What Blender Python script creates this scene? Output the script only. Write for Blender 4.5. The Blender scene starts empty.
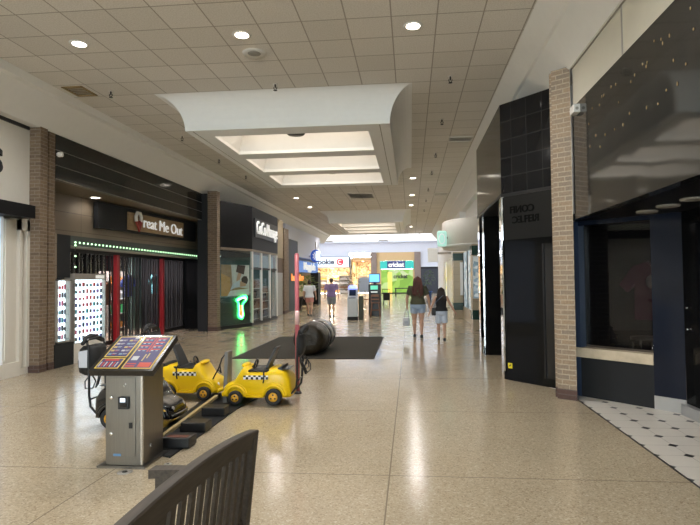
import bpy, bmesh, math, random
from mathutils import Vector, Matrix, Euler
PI = math.pi
sc = bpy.context.scene
COL = sc.collection
random.seed(7)

# ------------------------------------------------------------------ render look
sc.view_settings.view_transform = 'Standard'
sc.view_settings.look = 'None'
sc.view_settings.gamma = 1.0
sc.view_settings.use_curve_mapping = False
sc.view_settings.exposure = 0.36
try:
    sc.cycles.use_denoising = True
    sc.cycles.max_bounces = 10
    sc.cycles.diffuse_bounces = 5
    sc.cycles.glossy_bounces = 4
    sc.cycles.transmission_bounces = 6
    sc.cycles.transparent_max_bounces = 12
    sc.cycles.sample_clamp_indirect = 6.0
    sc.cycles.caustics_reflective = False
    sc.cycles.caustics_refractive = False
except Exception:
    pass

# ------------------------------------------------------------------ mesh builder
class MB:
    def __init__(s): s.bm = bmesh.new()
    def _f(s, vs, mi=0, smooth=False):
        try:
            f = s.bm.faces.new(vs); f.material_index = mi; f.smooth = smooth; return f
        except ValueError:
            return None
    def poly(s, pts, mi=0, smooth=False):
        return s._f([s.bm.verts.new(p) for p in pts], mi, smooth)
    def box(s, a, b, mi=0, bev=0):
        x0, y0, z0 = [min(i, j) for i, j in zip(a, b)]; x1, y1, z1 = [max(i, j) for i, j in zip(a, b)]
        if bev:
            t = bmesh.new()
            v = [t.verts.new(p) for p in ((x0,y0,z0),(x1,y0,z0),(x1,y1,z0),(x0,y1,z0),(x0,y0,z1),(x1,y0,z1),(x1,y1,z1),(x0,y1,z1))]
            for q in ((3,2,1,0),(4,5,6,7),(0,1,5,4),(1,2,6,5),(2,3,7,6),(3,0,4,7)): t.faces.new([v[i] for i in q])
            bmesh.ops.bevel(t, geom=t.edges[:], offset=bev, segments=2, affect='EDGES', profile=.5)
            s._merge(t, mi, False)
            return
        v = [s.bm.verts.new(p) for p in ((x0,y0,z0),(x1,y0,z0),(x1,y1,z0),(x0,y1,z0),(x0,y0,z1),(x1,y0,z1),(x1,y1,z1),(x0,y1,z1))]
        for q in ((3,2,1,0),(4,5,6,7),(0,1,5,4),(1,2,6,5),(2,3,7,6),(3,0,4,7)): s._f([v[i] for i in q], mi)
    def _merge(s, t, mi, smooth, M=None):
        m = {}
        for v in t.verts: m[v] = s.bm.verts.new(M @ v.co if M else v.co)
        for f in t.faces: s._f([m[v] for v in f.verts], mi, smooth)
        t.free()
    def prism(s, pts, z0, z1, mi=0):
        """plan polygon (ccw) extruded in z"""
        a = [s.bm.verts.new((p[0], p[1], z0)) for p in pts]; b = [s.bm.verts.new((p[0], p[1], z1)) for p in pts]
        n = len(pts)
        s._f(a[::-1], mi); s._f(b, mi)
        for i in range(n): s._f([a[i], a[(i+1)%n], b[(i+1)%n], b[i]], mi)
    def ext(s, pts, vec, mi=0, smooth=False):
        """3D polygon extruded along vec"""
        vec = Vector(vec)
        a = [s.bm.verts.new(p) for p in pts]; b = [s.bm.verts.new(Vector(p)+vec) for p in pts]; n = len(pts)
        s._f(a[::-1], mi); s._f(b, mi)
        for i in range(n): s._f([a[i], a[(i+1)%n], b[(i+1)%n], b[i]], mi, smooth)
    def slab(s, p, q, th, z0, z1, mi=0):
        """upright slab from plan point p to q, thickness th to the left of p->q"""
        d = Vector((q[0]-p[0], q[1]-p[1])).normalized(); n = Vector((-d.y, d.x))*th
        s.prism([(p[0],p[1]),(q[0],q[1]),(q[0]+n.x,q[1]+n.y),(p[0]+n.x,p[1]+n.y)], z0, z1, mi)
    def rings(s, rs, mi=0, cap=True, smooth=True, closed=False):
        """skin a list of rings (lists of equal length)"""
        V = [[s.bm.verts.new(p) for p in r] for r in rs]; n = len(V[0])
        m = len(V)
        for i in range(m if closed else m-1):
            A, B = V[i], V[(i+1)%m]
            for k in range(n): s._f([A[k], A[(k+1)%n], B[(k+1)%n], B[k]], mi, smooth)
        if cap and not closed:
            s._f(V[0][::-1], mi); s._f(V[-1], mi)
    def tube(s, path, r, seg=10, mi=0, closed=False, cap=True):
        P = [Vector(p) for p in path]; n = len(P)
        R = r if isinstance(r, (list, tuple)) else [r]*n
        T = []
        for i in range(n):
            a = P[(i-1)%n] if (closed or i > 0) else P[i]; b = P[(i+1)%n] if (closed or i < n-1) else P[i]
            T.append((b-a).normalized())
        u = T[0].orthogonal().normalized(); rs = []
        for i in range(n):
            u = (u - T[i]*u.dot(T[i]));
            u = u.normalized() if u.length > 1e-6 else T[i].orthogonal().normalized()
            w = T[i].cross(u)
            rs.append([P[i] + (u*math.cos(2*PI*k/seg)+w*math.sin(2*PI*k/seg))*R[i] for k in range(seg)])
        s.rings(rs, mi, cap, True, closed)
    def cyl(s, a, b, r, r1=None, seg=20, mi=0, cap=True): s.tube([a, b], [r, r if r1 is None else r1], seg, mi, False, cap)
    def lathe(s, c, prof, seg=24, mi=0, axis='z', cap=True):
        rs = []
        for r, h in prof:
            ring = []
            for k in range(seg):
                a = 2*PI*k/seg; x, y = r*math.cos(a), r*math.sin(a)
                ring.append(Vector(c) + (Vector((x,y,h)) if axis=='z' else Vector((h,x,y)) if axis=='x' else Vector((y,h,x))))
            rs.append(ring)
        s.rings(rs, mi, cap)
    def ell(s, c, r, seg=16, mi=0, M=None):
        t = bmesh.new(); bmesh.ops.create_uvsphere(t, u_segments=seg, v_segments=max(6, seg//2+2), radius=1)
        X = Matrix.Translation(c) @ (M or Matrix()) @ Matrix.Diagonal((r[0], r[1], r[2], 1)); s._merge(t, mi, True, X)
    def mesh(s, me, M, mi=0):
        t = bmesh.new(); t.from_mesh(me); s._merge(t, mi, False, M)
    def build(s, name, mat, parent=None, world=False):
        me = bpy.data.meshes.new(name)
        bmesh.ops.recalc_face_normals(s.bm, faces=s.bm.faces[:])
        s.bm.to_mesh(me); s.bm.free()
        for m in (mat if isinstance(mat, (list, tuple)) else [mat]): me.materials.append(m)
        o = bpy.data.objects.new(name, me); COL.objects.link(o)
        if parent is not None:
            o.parent = parent
            if world: me.transform(wm(parent).inverted())
        return o
def wm(o):
    M = o.matrix_basis.copy()
    while o.parent: o = o.parent; M = o.matrix_basis @ M
    return M

def thing(name, label, cat, loc=(0,0,0), rz=0, group=None):
    o = bpy.data.objects.new(name, None); COL.objects.link(o); o.empty_display_size = .1
    o.location = loc; o.rotation_euler = (0,0,rz)
    return tag(o, label, cat, group)
def tag(o, label, cat, group=None):
    o['label'] = label; o['category'] = cat
    if group: o['group'] = group
    return o
def struct(o): o['kind'] = 'structure'; return o
def lab(o, l): o['label'] = l; return o
def copy_tree(o, parent=None):
    c = o.copy(); COL.objects.link(c)
    if parent is not None: c.parent = parent
    for ch in list(o.children): copy_tree(ch, c)
    return c
def txt(body, size, ext=.01, align='CENTER', bold=0):
    cu = bpy.data.curves.new('t', 'FONT'); cu.body = body; cu.size = size; cu.extrude = ext; cu.align_x = align; cu.align_y = 'CENTER'; cu.offset = bold
    cu.resolution_u = 4
    o = bpy.data.objects.new('t', cu); COL.objects.link(o)
    bpy.context.view_layer.update()
    me = bpy.data.meshes.new_from_object(o.evaluated_get(bpy.context.evaluated_depsgraph_get()))
    bpy.data.objects.remove(o); bpy.data.curves.remove(cu); return me
def frame(o, right, up=(0,0,1)):
    r = Vector(right).normalized(); u = Vector(up).normalized(); n = r.cross(u)
    return Matrix(((r.x,u.x,n.x,o[0]),(r.y,u.y,n.y,o[1]),(r.z,u.z,n.z,o[2]),(0,0,0,1)))
def bake(o):
    """replace an object's mesh by its evaluated mesh"""
    bpy.context.view_layer.update()
    me = bpy.data.meshes.new_from_object(o.evaluated_get(bpy.context.evaluated_depsgraph_get()))
    o.modifiers.clear(); o.data = me
    for p in me.polygons: p.use_smooth = True
    return o
def fuse(o, vox, smooth=4):
    m = o.modifiers.new('r', 'REMESH'); m.mode = 'VOXEL'; m.voxel_size = vox; m.use_smooth_shade = True
    if smooth:
        s = o.modifiers.new('s', 'SMOOTH'); s.factor = .5; s.iterations = smooth
    return bake(o)

# ------------------------------------------------------------------ materials
def nt(name):
    m = bpy.data.materials.new(name); m.use_nodes = True
    t = m.node_tree; return m, t, t.nodes['Principled BSDF']
def N(t, kind, **kw):
    n = t.nodes.new(kind)
    for k, v in kw.items(): setattr(n, k, v)
    return n
def mat(name, col, rough=.5, metal=0, emit=None, es=1, spec=None, alpha=None, var=.06, vs=9, bump=0, bs=60, coat=0):
    """plain finish with a slight procedural mottling"""
    m, t, p = nt(name)
    tc = N(t, 'ShaderNodeTexCoord'); no = N(t, 'ShaderNodeTexNoise'); no.inputs['Scale'].default_value = vs; no.inputs['Detail'].default_value = 4
    t.links.new(tc.outputs['Object'], no.inputs['Vector'])
    mx = N(t, 'ShaderNodeMix', data_type='RGBA')
    a = [max(0, c*(1-var)) for c in col]; b = [min(1, c*(1+var)) for c in col]
    mx.inputs[6].default_value = (*a, 1); mx.inputs[7].default_value = (*b, 1)
    t.links.new(no.outputs['Fac'], mx.inputs[0]); t.links.new(mx.outputs[2], p.inputs['Base Color'])
    p.inputs['Roughness'].default_value = rough; p.inputs['Metallic'].default_value = metal
    if spec is not None: p.inputs['Specular IOR Level'].default_value = spec
    if coat: p.inputs['Coat Weight'].default_value = coat; p.inputs['Coat Roughness'].default_value = .05
    if emit: p.inputs['Emission Color'].default_value = (*emit, 1); p.inputs['Emission Strength'].default_value = es
    if bump:
        n2 = N(t, 'ShaderNodeTexNoise'); n2.inputs['Scale'].default_value = bs; t.links.new(tc.outputs['Object'], n2.inputs['Vector'])
        bp = N(t, 'ShaderNodeBump'); bp.inputs['Strength'].default_value = bump; bp.inputs['Distance'].default_value = .02
        t.links.new(n2.outputs['Fac'], bp.inputs['Height']); t.links.new(bp.outputs['Normal'], p.inputs['Normal'])
    return m
def glass(name, tint=(.9,.95,.95), mixf=.12, rough=.02):
    """thin pane: mostly see-through with a clear reflection"""
    m, t, p = nt(name); t.nodes.remove(p)
    out = t.nodes['Material Output']; tr = N(t, 'ShaderNodeBsdfTransparent'); gl = N(t, 'ShaderNodeBsdfGlossy'); fr = N(t, 'ShaderNodeFresnel'); mx = N(t, 'ShaderNodeMixShader')
    tr.inputs[0].default_value = (*tint, 1); gl.inputs['Roughness'].default_value = rough; fr.inputs[0].default_value = 1.45
    ad = N(t, 'ShaderNodeMath', operation='ADD'); ad.inputs[1].default_value = mixf; ad.use_clamp = True
    ge = N(t, 'ShaderNodeNewGeometry'); fm = N(t, 'ShaderNodeMath', operation='SUBTRACT'); fm.inputs[0].default_value = 1; t.links.new(ge.outputs['Backfacing'], fm.inputs[1])
    mu = N(t, 'ShaderNodeMath', operation='MULTIPLY'); t.links.new(fr.outputs[0], ad.inputs[0]); t.links.new(ad.outputs[0], mu.inputs[0]); t.links.new(fm.outputs[0], mu.inputs[1]); t.links.new(mu.outputs[0], mx.inputs[0])
    t.links.new(tr.outputs[0], mx.inputs[1]); t.links.new(gl.outputs[0], mx.inputs[2]); t.links.new(mx.outputs[0], out.inputs[0])
    return m
def ramp(t, stops):
    r = N(t, 'ShaderNodeValToRGB'); e = r.color_ramp.elements
    while len(e) < len(stops): e.new(.5)
    for i, (p, c) in enumerate(stops): e[i].position = p; e[i].color = (*c, 1)
    return r
def wallvec(t, op='ADD'):
    """(x+y, z) so that a pattern wraps round upright faces"""
    tc = N(t, 'ShaderNodeTexCoord'); sp = N(t, 'ShaderNodeSeparateXYZ'); ad = N(t, 'ShaderNodeMath', operation=op); cb = N(t, 'ShaderNodeCombineXYZ')
    t.links.new(tc.outputs['Object'], sp.inputs[0]); t.links.new(sp.outputs[0], ad.inputs[0]); t.links.new(sp.outputs[1], ad.inputs[1])
    t.links.new(ad.outputs[0], cb.inputs[0]); t.links.new(sp.outputs[2], cb.inputs[1]); return cb, tc
def brick_mat(name, c1, c2, mort, bw=.2, bh=.067, ms=.008, rough=.8, op='ADD'):
    m, t, p = nt(name); cb, tc = wallvec(t, op)
    b = N(t, 'ShaderNodeTexBrick'); b.offset = .5
    b.inputs['Color1'].default_value = (*c1,1); b.inputs['Color2'].default_value = (*c2,1); b.inputs['Mortar'].default_value = (*mort,1)
    b.inputs['Scale'].default_value = 1; b.inputs['Mortar Size'].default_value = ms; b.inputs['Brick Width'].default_value = bw; b.inputs['Row Height'].default_value = bh; b.inputs['Mortar Smooth'].default_value = .2
    b.inputs['Bias'].default_value = 0
    t.links.new(cb.outputs[0], b.inputs['Vector'])
    no = N(t, 'ShaderNodeTexNoise'); no.inputs['Scale'].default_value = 40; t.links.new(tc.outputs['Object'], no.inputs['Vector'])
    mx = N(t, 'ShaderNodeMix', data_type='RGBA', blend_type='MULTIPLY'); mx.inputs[0].default_value = .5
    rp = ramp(t, [(.3,(.6,.58,.56)),(.7,(1,1,1))]); t.links.new(no.outputs['Fac'], rp.inputs[0])
    t.links.new(b.outputs['Color'], mx.inputs[6]); t.links.new(rp.outputs[0], mx.inputs[7]); t.links.new(mx.outputs[2], p.inputs['Base Color'])
    p.inputs['Roughness'].default_value = rough
    bp = N(t, 'ShaderNodeBump', invert=True); bp.inputs['Strength'].default_value = .6; bp.inputs['Distance'].default_value = .006
    t.links.new(b.outputs['Fac'], bp.inputs['Height']); t.links.new(bp.outputs['Normal'], p.inputs['Normal'])
    return m
def grid_mat(name, pitch, off, c1, c2, line, lw, rough, speck=None, spsc=90, plane='xy', bump=.3, coat=0, pitch2=None, op='ADD'):
    m, t, p = nt(name)
    if plane == 'xy':
        tc = N(t, 'ShaderNodeTexCoord'); src = tc.outputs['Object']; vsrc = src
    else:
        cb, tc = wallvec(t, op); src = cb.outputs[0]; vsrc = tc.outputs['Object']
    mp = N(t, 'ShaderNodeMapping'); mp.inputs['Location'].default_value = (-off[0], -off[1], 0); t.links.new(src, mp.inputs['Vector'])
    b = N(t, 'ShaderNodeTexBrick'); b.offset = 0; b.squash = 1
    b.inputs['Color1'].default_value = (*c1,1); b.inputs['Color2'].default_value = (*c2,1); b.inputs['Mortar'].default_value = (*line,1)
    b.inputs['Scale'].default_value = 1; b.inputs['Mortar Size'].default_value = lw; b.inputs['Brick Width'].default_value = pitch; b.inputs['Row Height'].default_value = pitch2 or pitch; b.inputs['Mortar Smooth'].default_value = .1
    t.links.new(mp.outputs[0], b.inputs['Vector'])
    col = b.outputs['Color']
    if speck:
        no = N(t, 'ShaderNodeTexNoise'); no.inputs['Scale'].default_value = spsc; no.inputs['Detail'].default_value = 3; t.links.new(vsrc, no.inputs['Vector'])
        rp = ramp(t, [(.38, speck), (.6, (1,1,1))]); t.links.new(no.outputs['Fac'], rp.inputs[0])
        mx = N(t, 'ShaderNodeMix', data_type='RGBA', blend_type='MULTIPLY'); mx.inputs[0].default_value = 1
        t.links.new(col, mx.inputs[6]); t.links.new(rp.outputs[0], mx.inputs[7]); col = mx.outputs[2]
    t.links.new(col, p.inputs['Base Color']); p.inputs['Roughness'].default_value = rough
    if coat: p.inputs['Coat Weight'].default_value = coat
    bp = N(t, 'ShaderNodeBump', invert=True); bp.inputs['Strength'].default_value = bump; bp.inputs['Distance'].default_value = .004
    t.links.new(b.outputs['Fac'], bp.inputs['Height']); t.links.new(bp.outputs['Normal'], p.inputs['Normal'])
    return m
def emis(name, col, s):
    m, t, p = nt(name)
    p.inputs['Base Color'].default_value = (*[min(1,c*.8) for c in col],1); p.inputs['Emission Color'].default_value = (*col,1); p.inputs['Emission Strength'].default_value = s; p.inputs['Roughness'].default_value = .4
    return m
def terrazzo():
    m, t, p = nt('terrazzo'); tc = N(t, 'ShaderNodeTexCoord')
    v = N(t, 'ShaderNodeTexVoronoi'); v.inputs['Scale'].default_value = 85; t.links.new(tc.outputs['Object'], v.inputs['Vector'])
    sp = N(t, 'ShaderNodeSeparateColor'); t.links.new(v.outputs['Color'], sp.inputs[0])
    rp = ramp(t, [(0,(.32,.25,.165)),(.2,(.41,.335,.235)),(.6,(.445,.37,.26)),(.88,(.49,.415,.30)),(1,(.57,.495,.375))]); t.links.new(sp.outputs[0], rp.inputs[0])
    no = N(t, 'ShaderNodeTexNoise'); no.inputs['Scale'].default_value = .9; no.inputs['Detail'].default_value = 5; t.links.new(tc.outputs['Object'], no.inputs['Vector'])
    r2 = ramp(t, [(.3,(.9,.9,.9)),(.7,(1.0,1.0,1.0))]); t.links.new(no.outputs['Fac'], r2.inputs[0])
    mx = N(t, 'ShaderNodeMix', data_type='RGBA', blend_type='MULTIPLY'); mx.inputs[0].default_value = 1; t.links.new(rp.outputs[0], mx.inputs[6]); t.links.new(r2.outputs[0], mx.inputs[7])
    mp = N(t, 'ShaderNodeMapping'); mp.inputs['Location'].default_value = (.2, -4.55, 0); t.links.new(tc.outputs['Object'], mp.inputs['Vector'])
    b = N(t, 'ShaderNodeTexBrick'); b.offset = 0; b.inputs['Scale'].default_value = 1; b.inputs['Mortar Size'].default_value = .006; b.inputs['Brick Width'].default_value = 2.42; b.inputs['Row Height'].default_value = 2.2
    t.links.new(mp.outputs[0], b.inputs['Vector'])
    m2 = N(t, 'ShaderNodeMix', data_type='RGBA'); t.links.new(b.outputs['Fac'], m2.inputs[0]); t.links.new(mx.outputs[2], m2.inputs[6]); m2.inputs[7].default_value = (.22,.18,.13,1)
    t.links.new(m2.outputs[2], p.inputs['Base Color'])
    n3 = N(t, 'ShaderNodeTexNoise'); n3.inputs['Scale'].default_value = 2.5; n3.inputs['Detail'].default_value = 6; t.links.new(tc.outputs['Object'], n3.inputs['Vector'])
    r3 = ramp(t, [(.3,(.12,)*3),(.7,(.24,)*3)]); t.links.new(n3.outputs['Fac'], r3.inputs[0]); t.links.new(r3.outputs[0], p.inputs['Roughness'])
    p.inputs['Specular IOR Level'].default_value = .6
    n4 = N(t, 'ShaderNodeTexNoise'); n4.inputs['Scale'].default_value = 4; t.links.new(tc.outputs['Object'], n4.inputs['Vector'])
    bp = N(t, 'ShaderNodeBump'); bp.inputs['Strength'].default_value = .05; bp.inputs['Distance'].default_value = .01
    t.links.new(n4.outputs['Fac'], bp.inputs['Height']); t.links.new(bp.outputs['Normal'], p.inputs['Normal'])
    return m
def entry_tile():
    """white tiles with small black diamonds at every corner"""
    m, t, p = nt('entry_tile'); tc = N(t, 'ShaderNodeTexCoord'); sp = N(t, 'ShaderNodeSeparateXYZ'); t.links.new(tc.outputs['Object'], sp.inputs[0])
    def fold(i, off):
        a = N(t, 'ShaderNodeMath', operation='SUBTRACT'); t.links.new(sp.outputs[i], a.inputs[0]); a.inputs[1].default_value = off
        b = N(t, 'ShaderNodeMath', operation='PINGPONG'); t.links.new(a.outputs[0], b.inputs[0]); b.inputs[1].default_value = .1525
        return b
    u, v = fold(0, 2.2137), fold(1, 5.22)
    s = N(t, 'ShaderNodeMath', operation='ADD'); t.links.new(u.outputs[0], s.inputs[0]); t.links.new(v.outputs[0], s.inputs[1])
    l = N(t, 'ShaderNodeMath', operation='LESS_THAN'); t.links.new(s.outputs[0], l.inputs[0]); l.inputs[1].default_value = .052
    mn = N(t, 'ShaderNodeMath', operation='MINIMUM'); t.links.new(u.outputs[0], mn.inputs[0]); t.links.new(v.outputs[0], mn.inputs[1])
    g = N(t, 'ShaderNodeMath', operation='LESS_THAN'); t.links.new(mn.outputs[0], g.inputs[0]); g.inputs[1].default_value = .0022
    m1 = N(t, 'ShaderNodeMix', data_type='RGBA'); t.links.new(g.outputs[0], m1.inputs[0]); m1.inputs[6].default_value = (.68,.64,.58,1); m1.inputs[7].default_value = (.3,.27,.24,1)
    m2 = N(t, 'ShaderNodeMix', data_type='RGBA'); t.links.new(l.outputs[0], m2.inputs[0]); t.links.new(m1.outputs[2], m2.inputs[6]); m2.inputs[7].default_value = (.012,.012,.014,1)
    t.links.new(m2.outputs[2], p.inputs['Base Color']); p.inputs['Roughness'].default_value = .3
    return m
def checker_mat(name, sc_=30):
    m, t, p = nt(name); tc = N(t, 'ShaderNodeTexCoord'); mp = N(t, 'ShaderNodeMapping'); sp = N(t, 'ShaderNodeSeparateXYZ'); cb = N(t, 'ShaderNodeCombineXYZ')
    t.links.new(tc.outputs['Object'], sp.inputs[0]); t.links.new(sp.outputs[0], cb.inputs[0]); t.links.new(sp.outputs[2], cb.inputs[1]); cb.inputs[2].default_value = .01
    c = N(t, 'ShaderNodeTexChecker'); c.inputs['Scale'].default_value = sc_; c.inputs['Color1'].default_value = (.85,.85,.85,1); c.inputs['Color2'].default_value = (.01,.01,.01,1)
    t.links.new(cb.outputs[0], c.inputs['Vector']); t.links.new(c.outputs['Color'], p.inputs['Base Color']); p.inputs['Roughness'].default_value = .3
    return m
def wood_mat(name, c1, c2, rough=.5, scl=(3,3,40)):
    m, t, p = nt(name); tc = N(t, 'ShaderNodeTexCoord'); mp = N(t, 'ShaderNodeMapping'); mp.inputs['Scale'].default_value = scl; t.links.new(tc.outputs['Object'], mp.inputs['Vector'])
    no = N(t, 'ShaderNodeTexNoise'); no.inputs['Scale'].default_value = 2; no.inputs['Detail'].default_value = 6; t.links.new(mp.outputs[0], no.inputs['Vector'])
    rp = ramp(t, [(.3,c1),(.7,c2)]); t.links.new(no.outputs['Fac'], rp.inputs[0]); t.links.new(rp.outputs[0], p.inputs['Base Color']); p.inputs['Roughness'].default_value = rough
    return m
def brushed(name, col, rough=.32):
    m, t, p = nt(name); tc = N(t, 'ShaderNodeTexCoord'); mp = N(t, 'ShaderNodeMapping'); mp.inputs['Scale'].default_value = (60,60,2); t.links.new(tc.outputs['Object'], mp.inputs['Vector'])
    no = N(t, 'ShaderNodeTexNoise'); no.inputs['Scale'].default_value = 3; no.inputs['Detail'].default_value = 5; t.links.new(mp.outputs[0], no.inputs['Vector'])
    rp = ramp(t, [(.3,[c*.94 for c in col]),(.7,[min(1,c*1.05) for c in col])]); t.links.new(no.outputs['Fac'], rp.inputs[0]); t.links.new(rp.outputs[0], p.inputs['Base Color'])
    p.inputs['Metallic'].default_value = 1; p.inputs['Roughness'].default_value = rough
    return m
def mural_mat(name, cols, scale=4, es=.5):
    m, t, p = nt(name); tc = N(t, 'ShaderNodeTexCoord'); v = N(t, 'ShaderNodeTexVoronoi'); v.inputs['Scale'].default_value = scale; t.links.new(tc.outputs['Object'], v.inputs['Vector'])
    sp = N(t, 'ShaderNodeSeparateColor'); t.links.new(v.outputs['Color'], sp.inputs[0])
    k = len(cols); rp = ramp(t, [(i/k, c) for i, c in enumerate(cols)]); rp.color_ramp.interpolation = 'CONSTANT'
    t.links.new(sp.outputs[0], rp.inputs[0]); t.links.new(rp.outputs[0], p.inputs['Base Color']); p.inputs['Roughness'].default_value = .3
    if es: t.links.new(rp.outputs[0], p.inputs['Emission Color']); p.inputs['Emission Strength'].default_value = es
    return m

M = dict(
 terrazzo=terrazzo(), entry=entry_tile(),
 ceil=grid_mat('ceiling_tiles', .6096, (-4.48-.0, 7.044), (.69,.66,.61), (.76,.73,.685), (.40,.37,.325), .010, .9, (.86,.85,.83), 55),
 white=mat('white_paint', (.86,.865,.86), .6, var=.03), cove=mat('bulkhead_paint', (.80,.79,.765), .6, var=.03), cream=mat('cream_paint', (.66,.63,.57), .55, var=.03),
 brickL=brick_mat('brown_brick', (.15,.105,.07), (.22,.155,.10), (.27,.215,.165)),
 brickR=brick_mat('buff_brick', (.34,.245,.16), (.26,.205,.155), (.45,.375,.285), bw=.26, op='SUBTRACT'),
 brickB=brick_mat('dark_base_brick', (.08,.045,.035), (.11,.06,.05), (.12,.09,.08)),
 blackwood=mat('black_laminate', (.007,.007,.008), .45, spec=.12), tan=grid_mat('tan_panels', 2.2, (0,.3), (.19,.15,.105), (.2,.16,.115), (.07,.055,.04), .006, .5, plane='w', pitch2=.42),
 slat=mat('dark_gloss_panel', (.014,.0155,.015), .10, var=.2, vs=2, spec=.45), seam=mat('seam_metal', (.25,.24,.22), .4, .6),
 greywall=mat('grey_lintel', (.060,.064,.064), .5), darkgrey=mat('dark_grey', (.018,.019,.021), .5, spec=.2),
 red=mat('red_post', (.42,.02,.03), .4), black=mat('black_plastic', (.012,.012,.013), .38), rubber=mat('rubber', (.014,.014,.015), .7),
 blackmetal=mat('black_metal', (.015,.015,.016), .4, .3),
 yellow=mat('taxi_yellow', (.80,.53,.006), .32, var=.05, spec=.3, coat=.12), gloss_black=mat('gloss_black', (.008,.008,.009), .18, coat=.4),
 steel=brushed('stainless', (.25,.235,.215)), steel2=brushed('stainless_edge', (.72,.71,.69), .25), chrome=mat('mirror', (.8,.8,.8), .04, 1, var=.01),
 brass=mat('brass_rail', (.42,.33,.17), .4, .2), mat_=mat('mat_pile', (.040,.036,.028), .95, var=.2, vs=80, bump=.4, bs=200),
 navy=mat('navy_frame', (.028,.045,.085), .35), navyp=mat('navy_panel', (.008,.012,.024), .14, var=.25, vs=3, spec=.35), bglass=mat('black_glass', (.006,.006,.006), .06, var=.1, spec=.15),
 btile=grid_mat('black_wall_tile', .41, (.05,.0), (.008,.008,.009), (.010,.010,.011), (.026,.026,.026), .008, .12, plane='w', bump=.2, op='SUBTRACT', pitch2=.30),
 fascia=mat('wavy_black_gloss', (.024,.024,.023), .07, var=.2, vs=1.5, bump=.35, bs=.9, spec=.6), strip=mat('pale_glass_strip', (.66,.63,.53), .12, var=.03),
 marble=mat('sill_marble', (.55,.46,.34), .25, var=.35, vs=7), stee3=mat('kick_plate', (.55,.56,.57), .3, .7),
 lens=emis('lamp_lens', (1,.9,.76), 9), warm=emis('coffer_panel', (1,.82,.60), .72), trimw=mat('white_trim', (.7,.68,.64), .5),
 vent=mat('tan_vent', (.3,.21,.09), .6), ventg=mat('grey_vent', (.3,.28,.25), .6), disc=mat('dark_disc', (.05,.05,.05), .5),
 clere=emis('clerestory_glass', (.92,.95,1), 1.15), courtw=mat('court_wall', (.64,.67,.78), .6, var=.02),
 bench=wood_mat('dark_bench_wood', (.034,.024,.016), (.066,.049,.035), .6, (30,3,30)),
 glass=glass('clear_glass', mixf=.03), poly=glass('gate_clear_slat', (.95,.93,.94), .05, .08), dglass=glass('dark_window_glass', (.62,.62,.64), .0),
 checker=checker_mat('taxi_checker'), orangehub=mat('yellow_hub', (.75,.38,.03), .4), rose=mat('rosy_pole', (.42,.10,.12), .35), wrap=mat('camo_wrap', (.018,.013,.007), .35, var=.8, spec=.3, vs=14, bump=.9, bs=14), wrapb=mat('black_wrap', (.008,.008,.009), .2, bump=1.0, bs=9), tape=mat('silver_tape', (.45,.45,.45), .3, .5),
 led=emis('green_led', (.55,1,.55), 2.2), ledw=emis('pale_led', (.75,1,.7), 7), lit=emis('lit_white', (.85,.92,1), 3.2), litblue=emis('lit_bluish', (.62,.74,1), .4),
 letterw=mat('letter_white', (.8,.8,.78), .4, emit=(1,1,.98), es=.25), letterb=mat('letter_black', (.012,.012,.012), .45), wood_sign=wood_mat('sign_wood', (.26,.17,.08), (.36,.25,.13), .5, (3,3,14)),
 cone=mat('cone_red', (.28,.03,.02), .5), cream2=mat('swirl_white', (.8,.78,.74), .5),
 neong=emis('neon_green', (.04,1,.18), 4), neonw=emis('neon_white', (.95,1,.85), 2.0), neonr=emis('neon_red', (1,.16,.03), 1.2),
)

M['btile'].node_tree.nodes['Principled BSDF'].inputs['Specular IOR Level'].default_value = .28
# ------------------------------------------------------------------ camera
def add_camera():
    yaw, pitch, roll = .0938, .0311, -.0109
    cy, sy, cp, sp = math.cos(yaw), math.sin(yaw), math.cos(pitch), math.sin(pitch)
    f = Vector((-sy*cp, cy*cp, sp)); r = Vector((cy, sy, 0)); u = r.cross(f)
    cr, sr = math.cos(roll), math.sin(roll)
    R, U = r*cr+u*sr, -r*sr+u*cr
    cd = bpy.data.cameras.new('camera'); cd.sensor_fit = 'HORIZONTAL'; cd.sensor_width = 36; cd.lens = 535.4/700*36
    cd.shift_x = (350-360.2)/700; cd.shift_y = 0; cd.clip_start = .05; cd.clip_end = 300
    o = bpy.data.objects.new('camera', cd); COL.objects.link(o)
    o.matrix_world = Matrix(((R.x,U.x,-f.x,0),(R.y,U.y,-f.y,0),(R.z,U.z,-f.z,1.65),(0,0,0,1)))
    sc.camera = o
add_camera()
w = bpy.data.worlds.new('sky'); sc.world = w; w.use_nodes = True
w.node_tree.nodes['Background'].inputs[0].default_value = (.90,.95,1,1); w.node_tree.nodes['Background'].inputs[1].default_value = 12.0

H = 5.147; YB = -12.0; YE = 42.0
# ------------------------------------------------------------------ shell
b = MB(); b.prism([(-26,YB),(2.22,YB),(2.22,7.86),(2.0,8.4),(8,8.4),(14,30),(14,62),(-26,62)], -.1, 0); struct(b.build('floor', M['terrazzo']))
b = MB(); b.prism([(2.22,YB),(9,YB),(9,8.4),(2.0,8.4),(2.22,7.86)], -.1, 0); o = struct(b.build('floor_tiled', M['entry']))
b = MB(); b.box((2.205,YB,0),(2.222,7.4,.003)); struct(b.build('trim_1', M['black']))
b = MB()
b.box((-6.3,YB,H),(1.64,YE,H+.12)); struct(b.build('ceiling', M['ceil']))
b = MB(); b.box((-27,YB,5.9),(15,YE,6.0)); struct(b.build('light_block_slab', M['darkgrey']))  # unseen slab added over the ceiling to block light leaks
b = MB(); b.ext([(-6.3,YB,H),(-6.33,YB,5.02),(-6.42,YB,5.0),(-6.8,YB,4.53),(-7.05,YB,4.53),(-7.05,YB,5.4),(-6.3,YB,5.4)], (0,YE-YB,0)); struct(b.build('trim_2', M['cove']))
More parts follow.
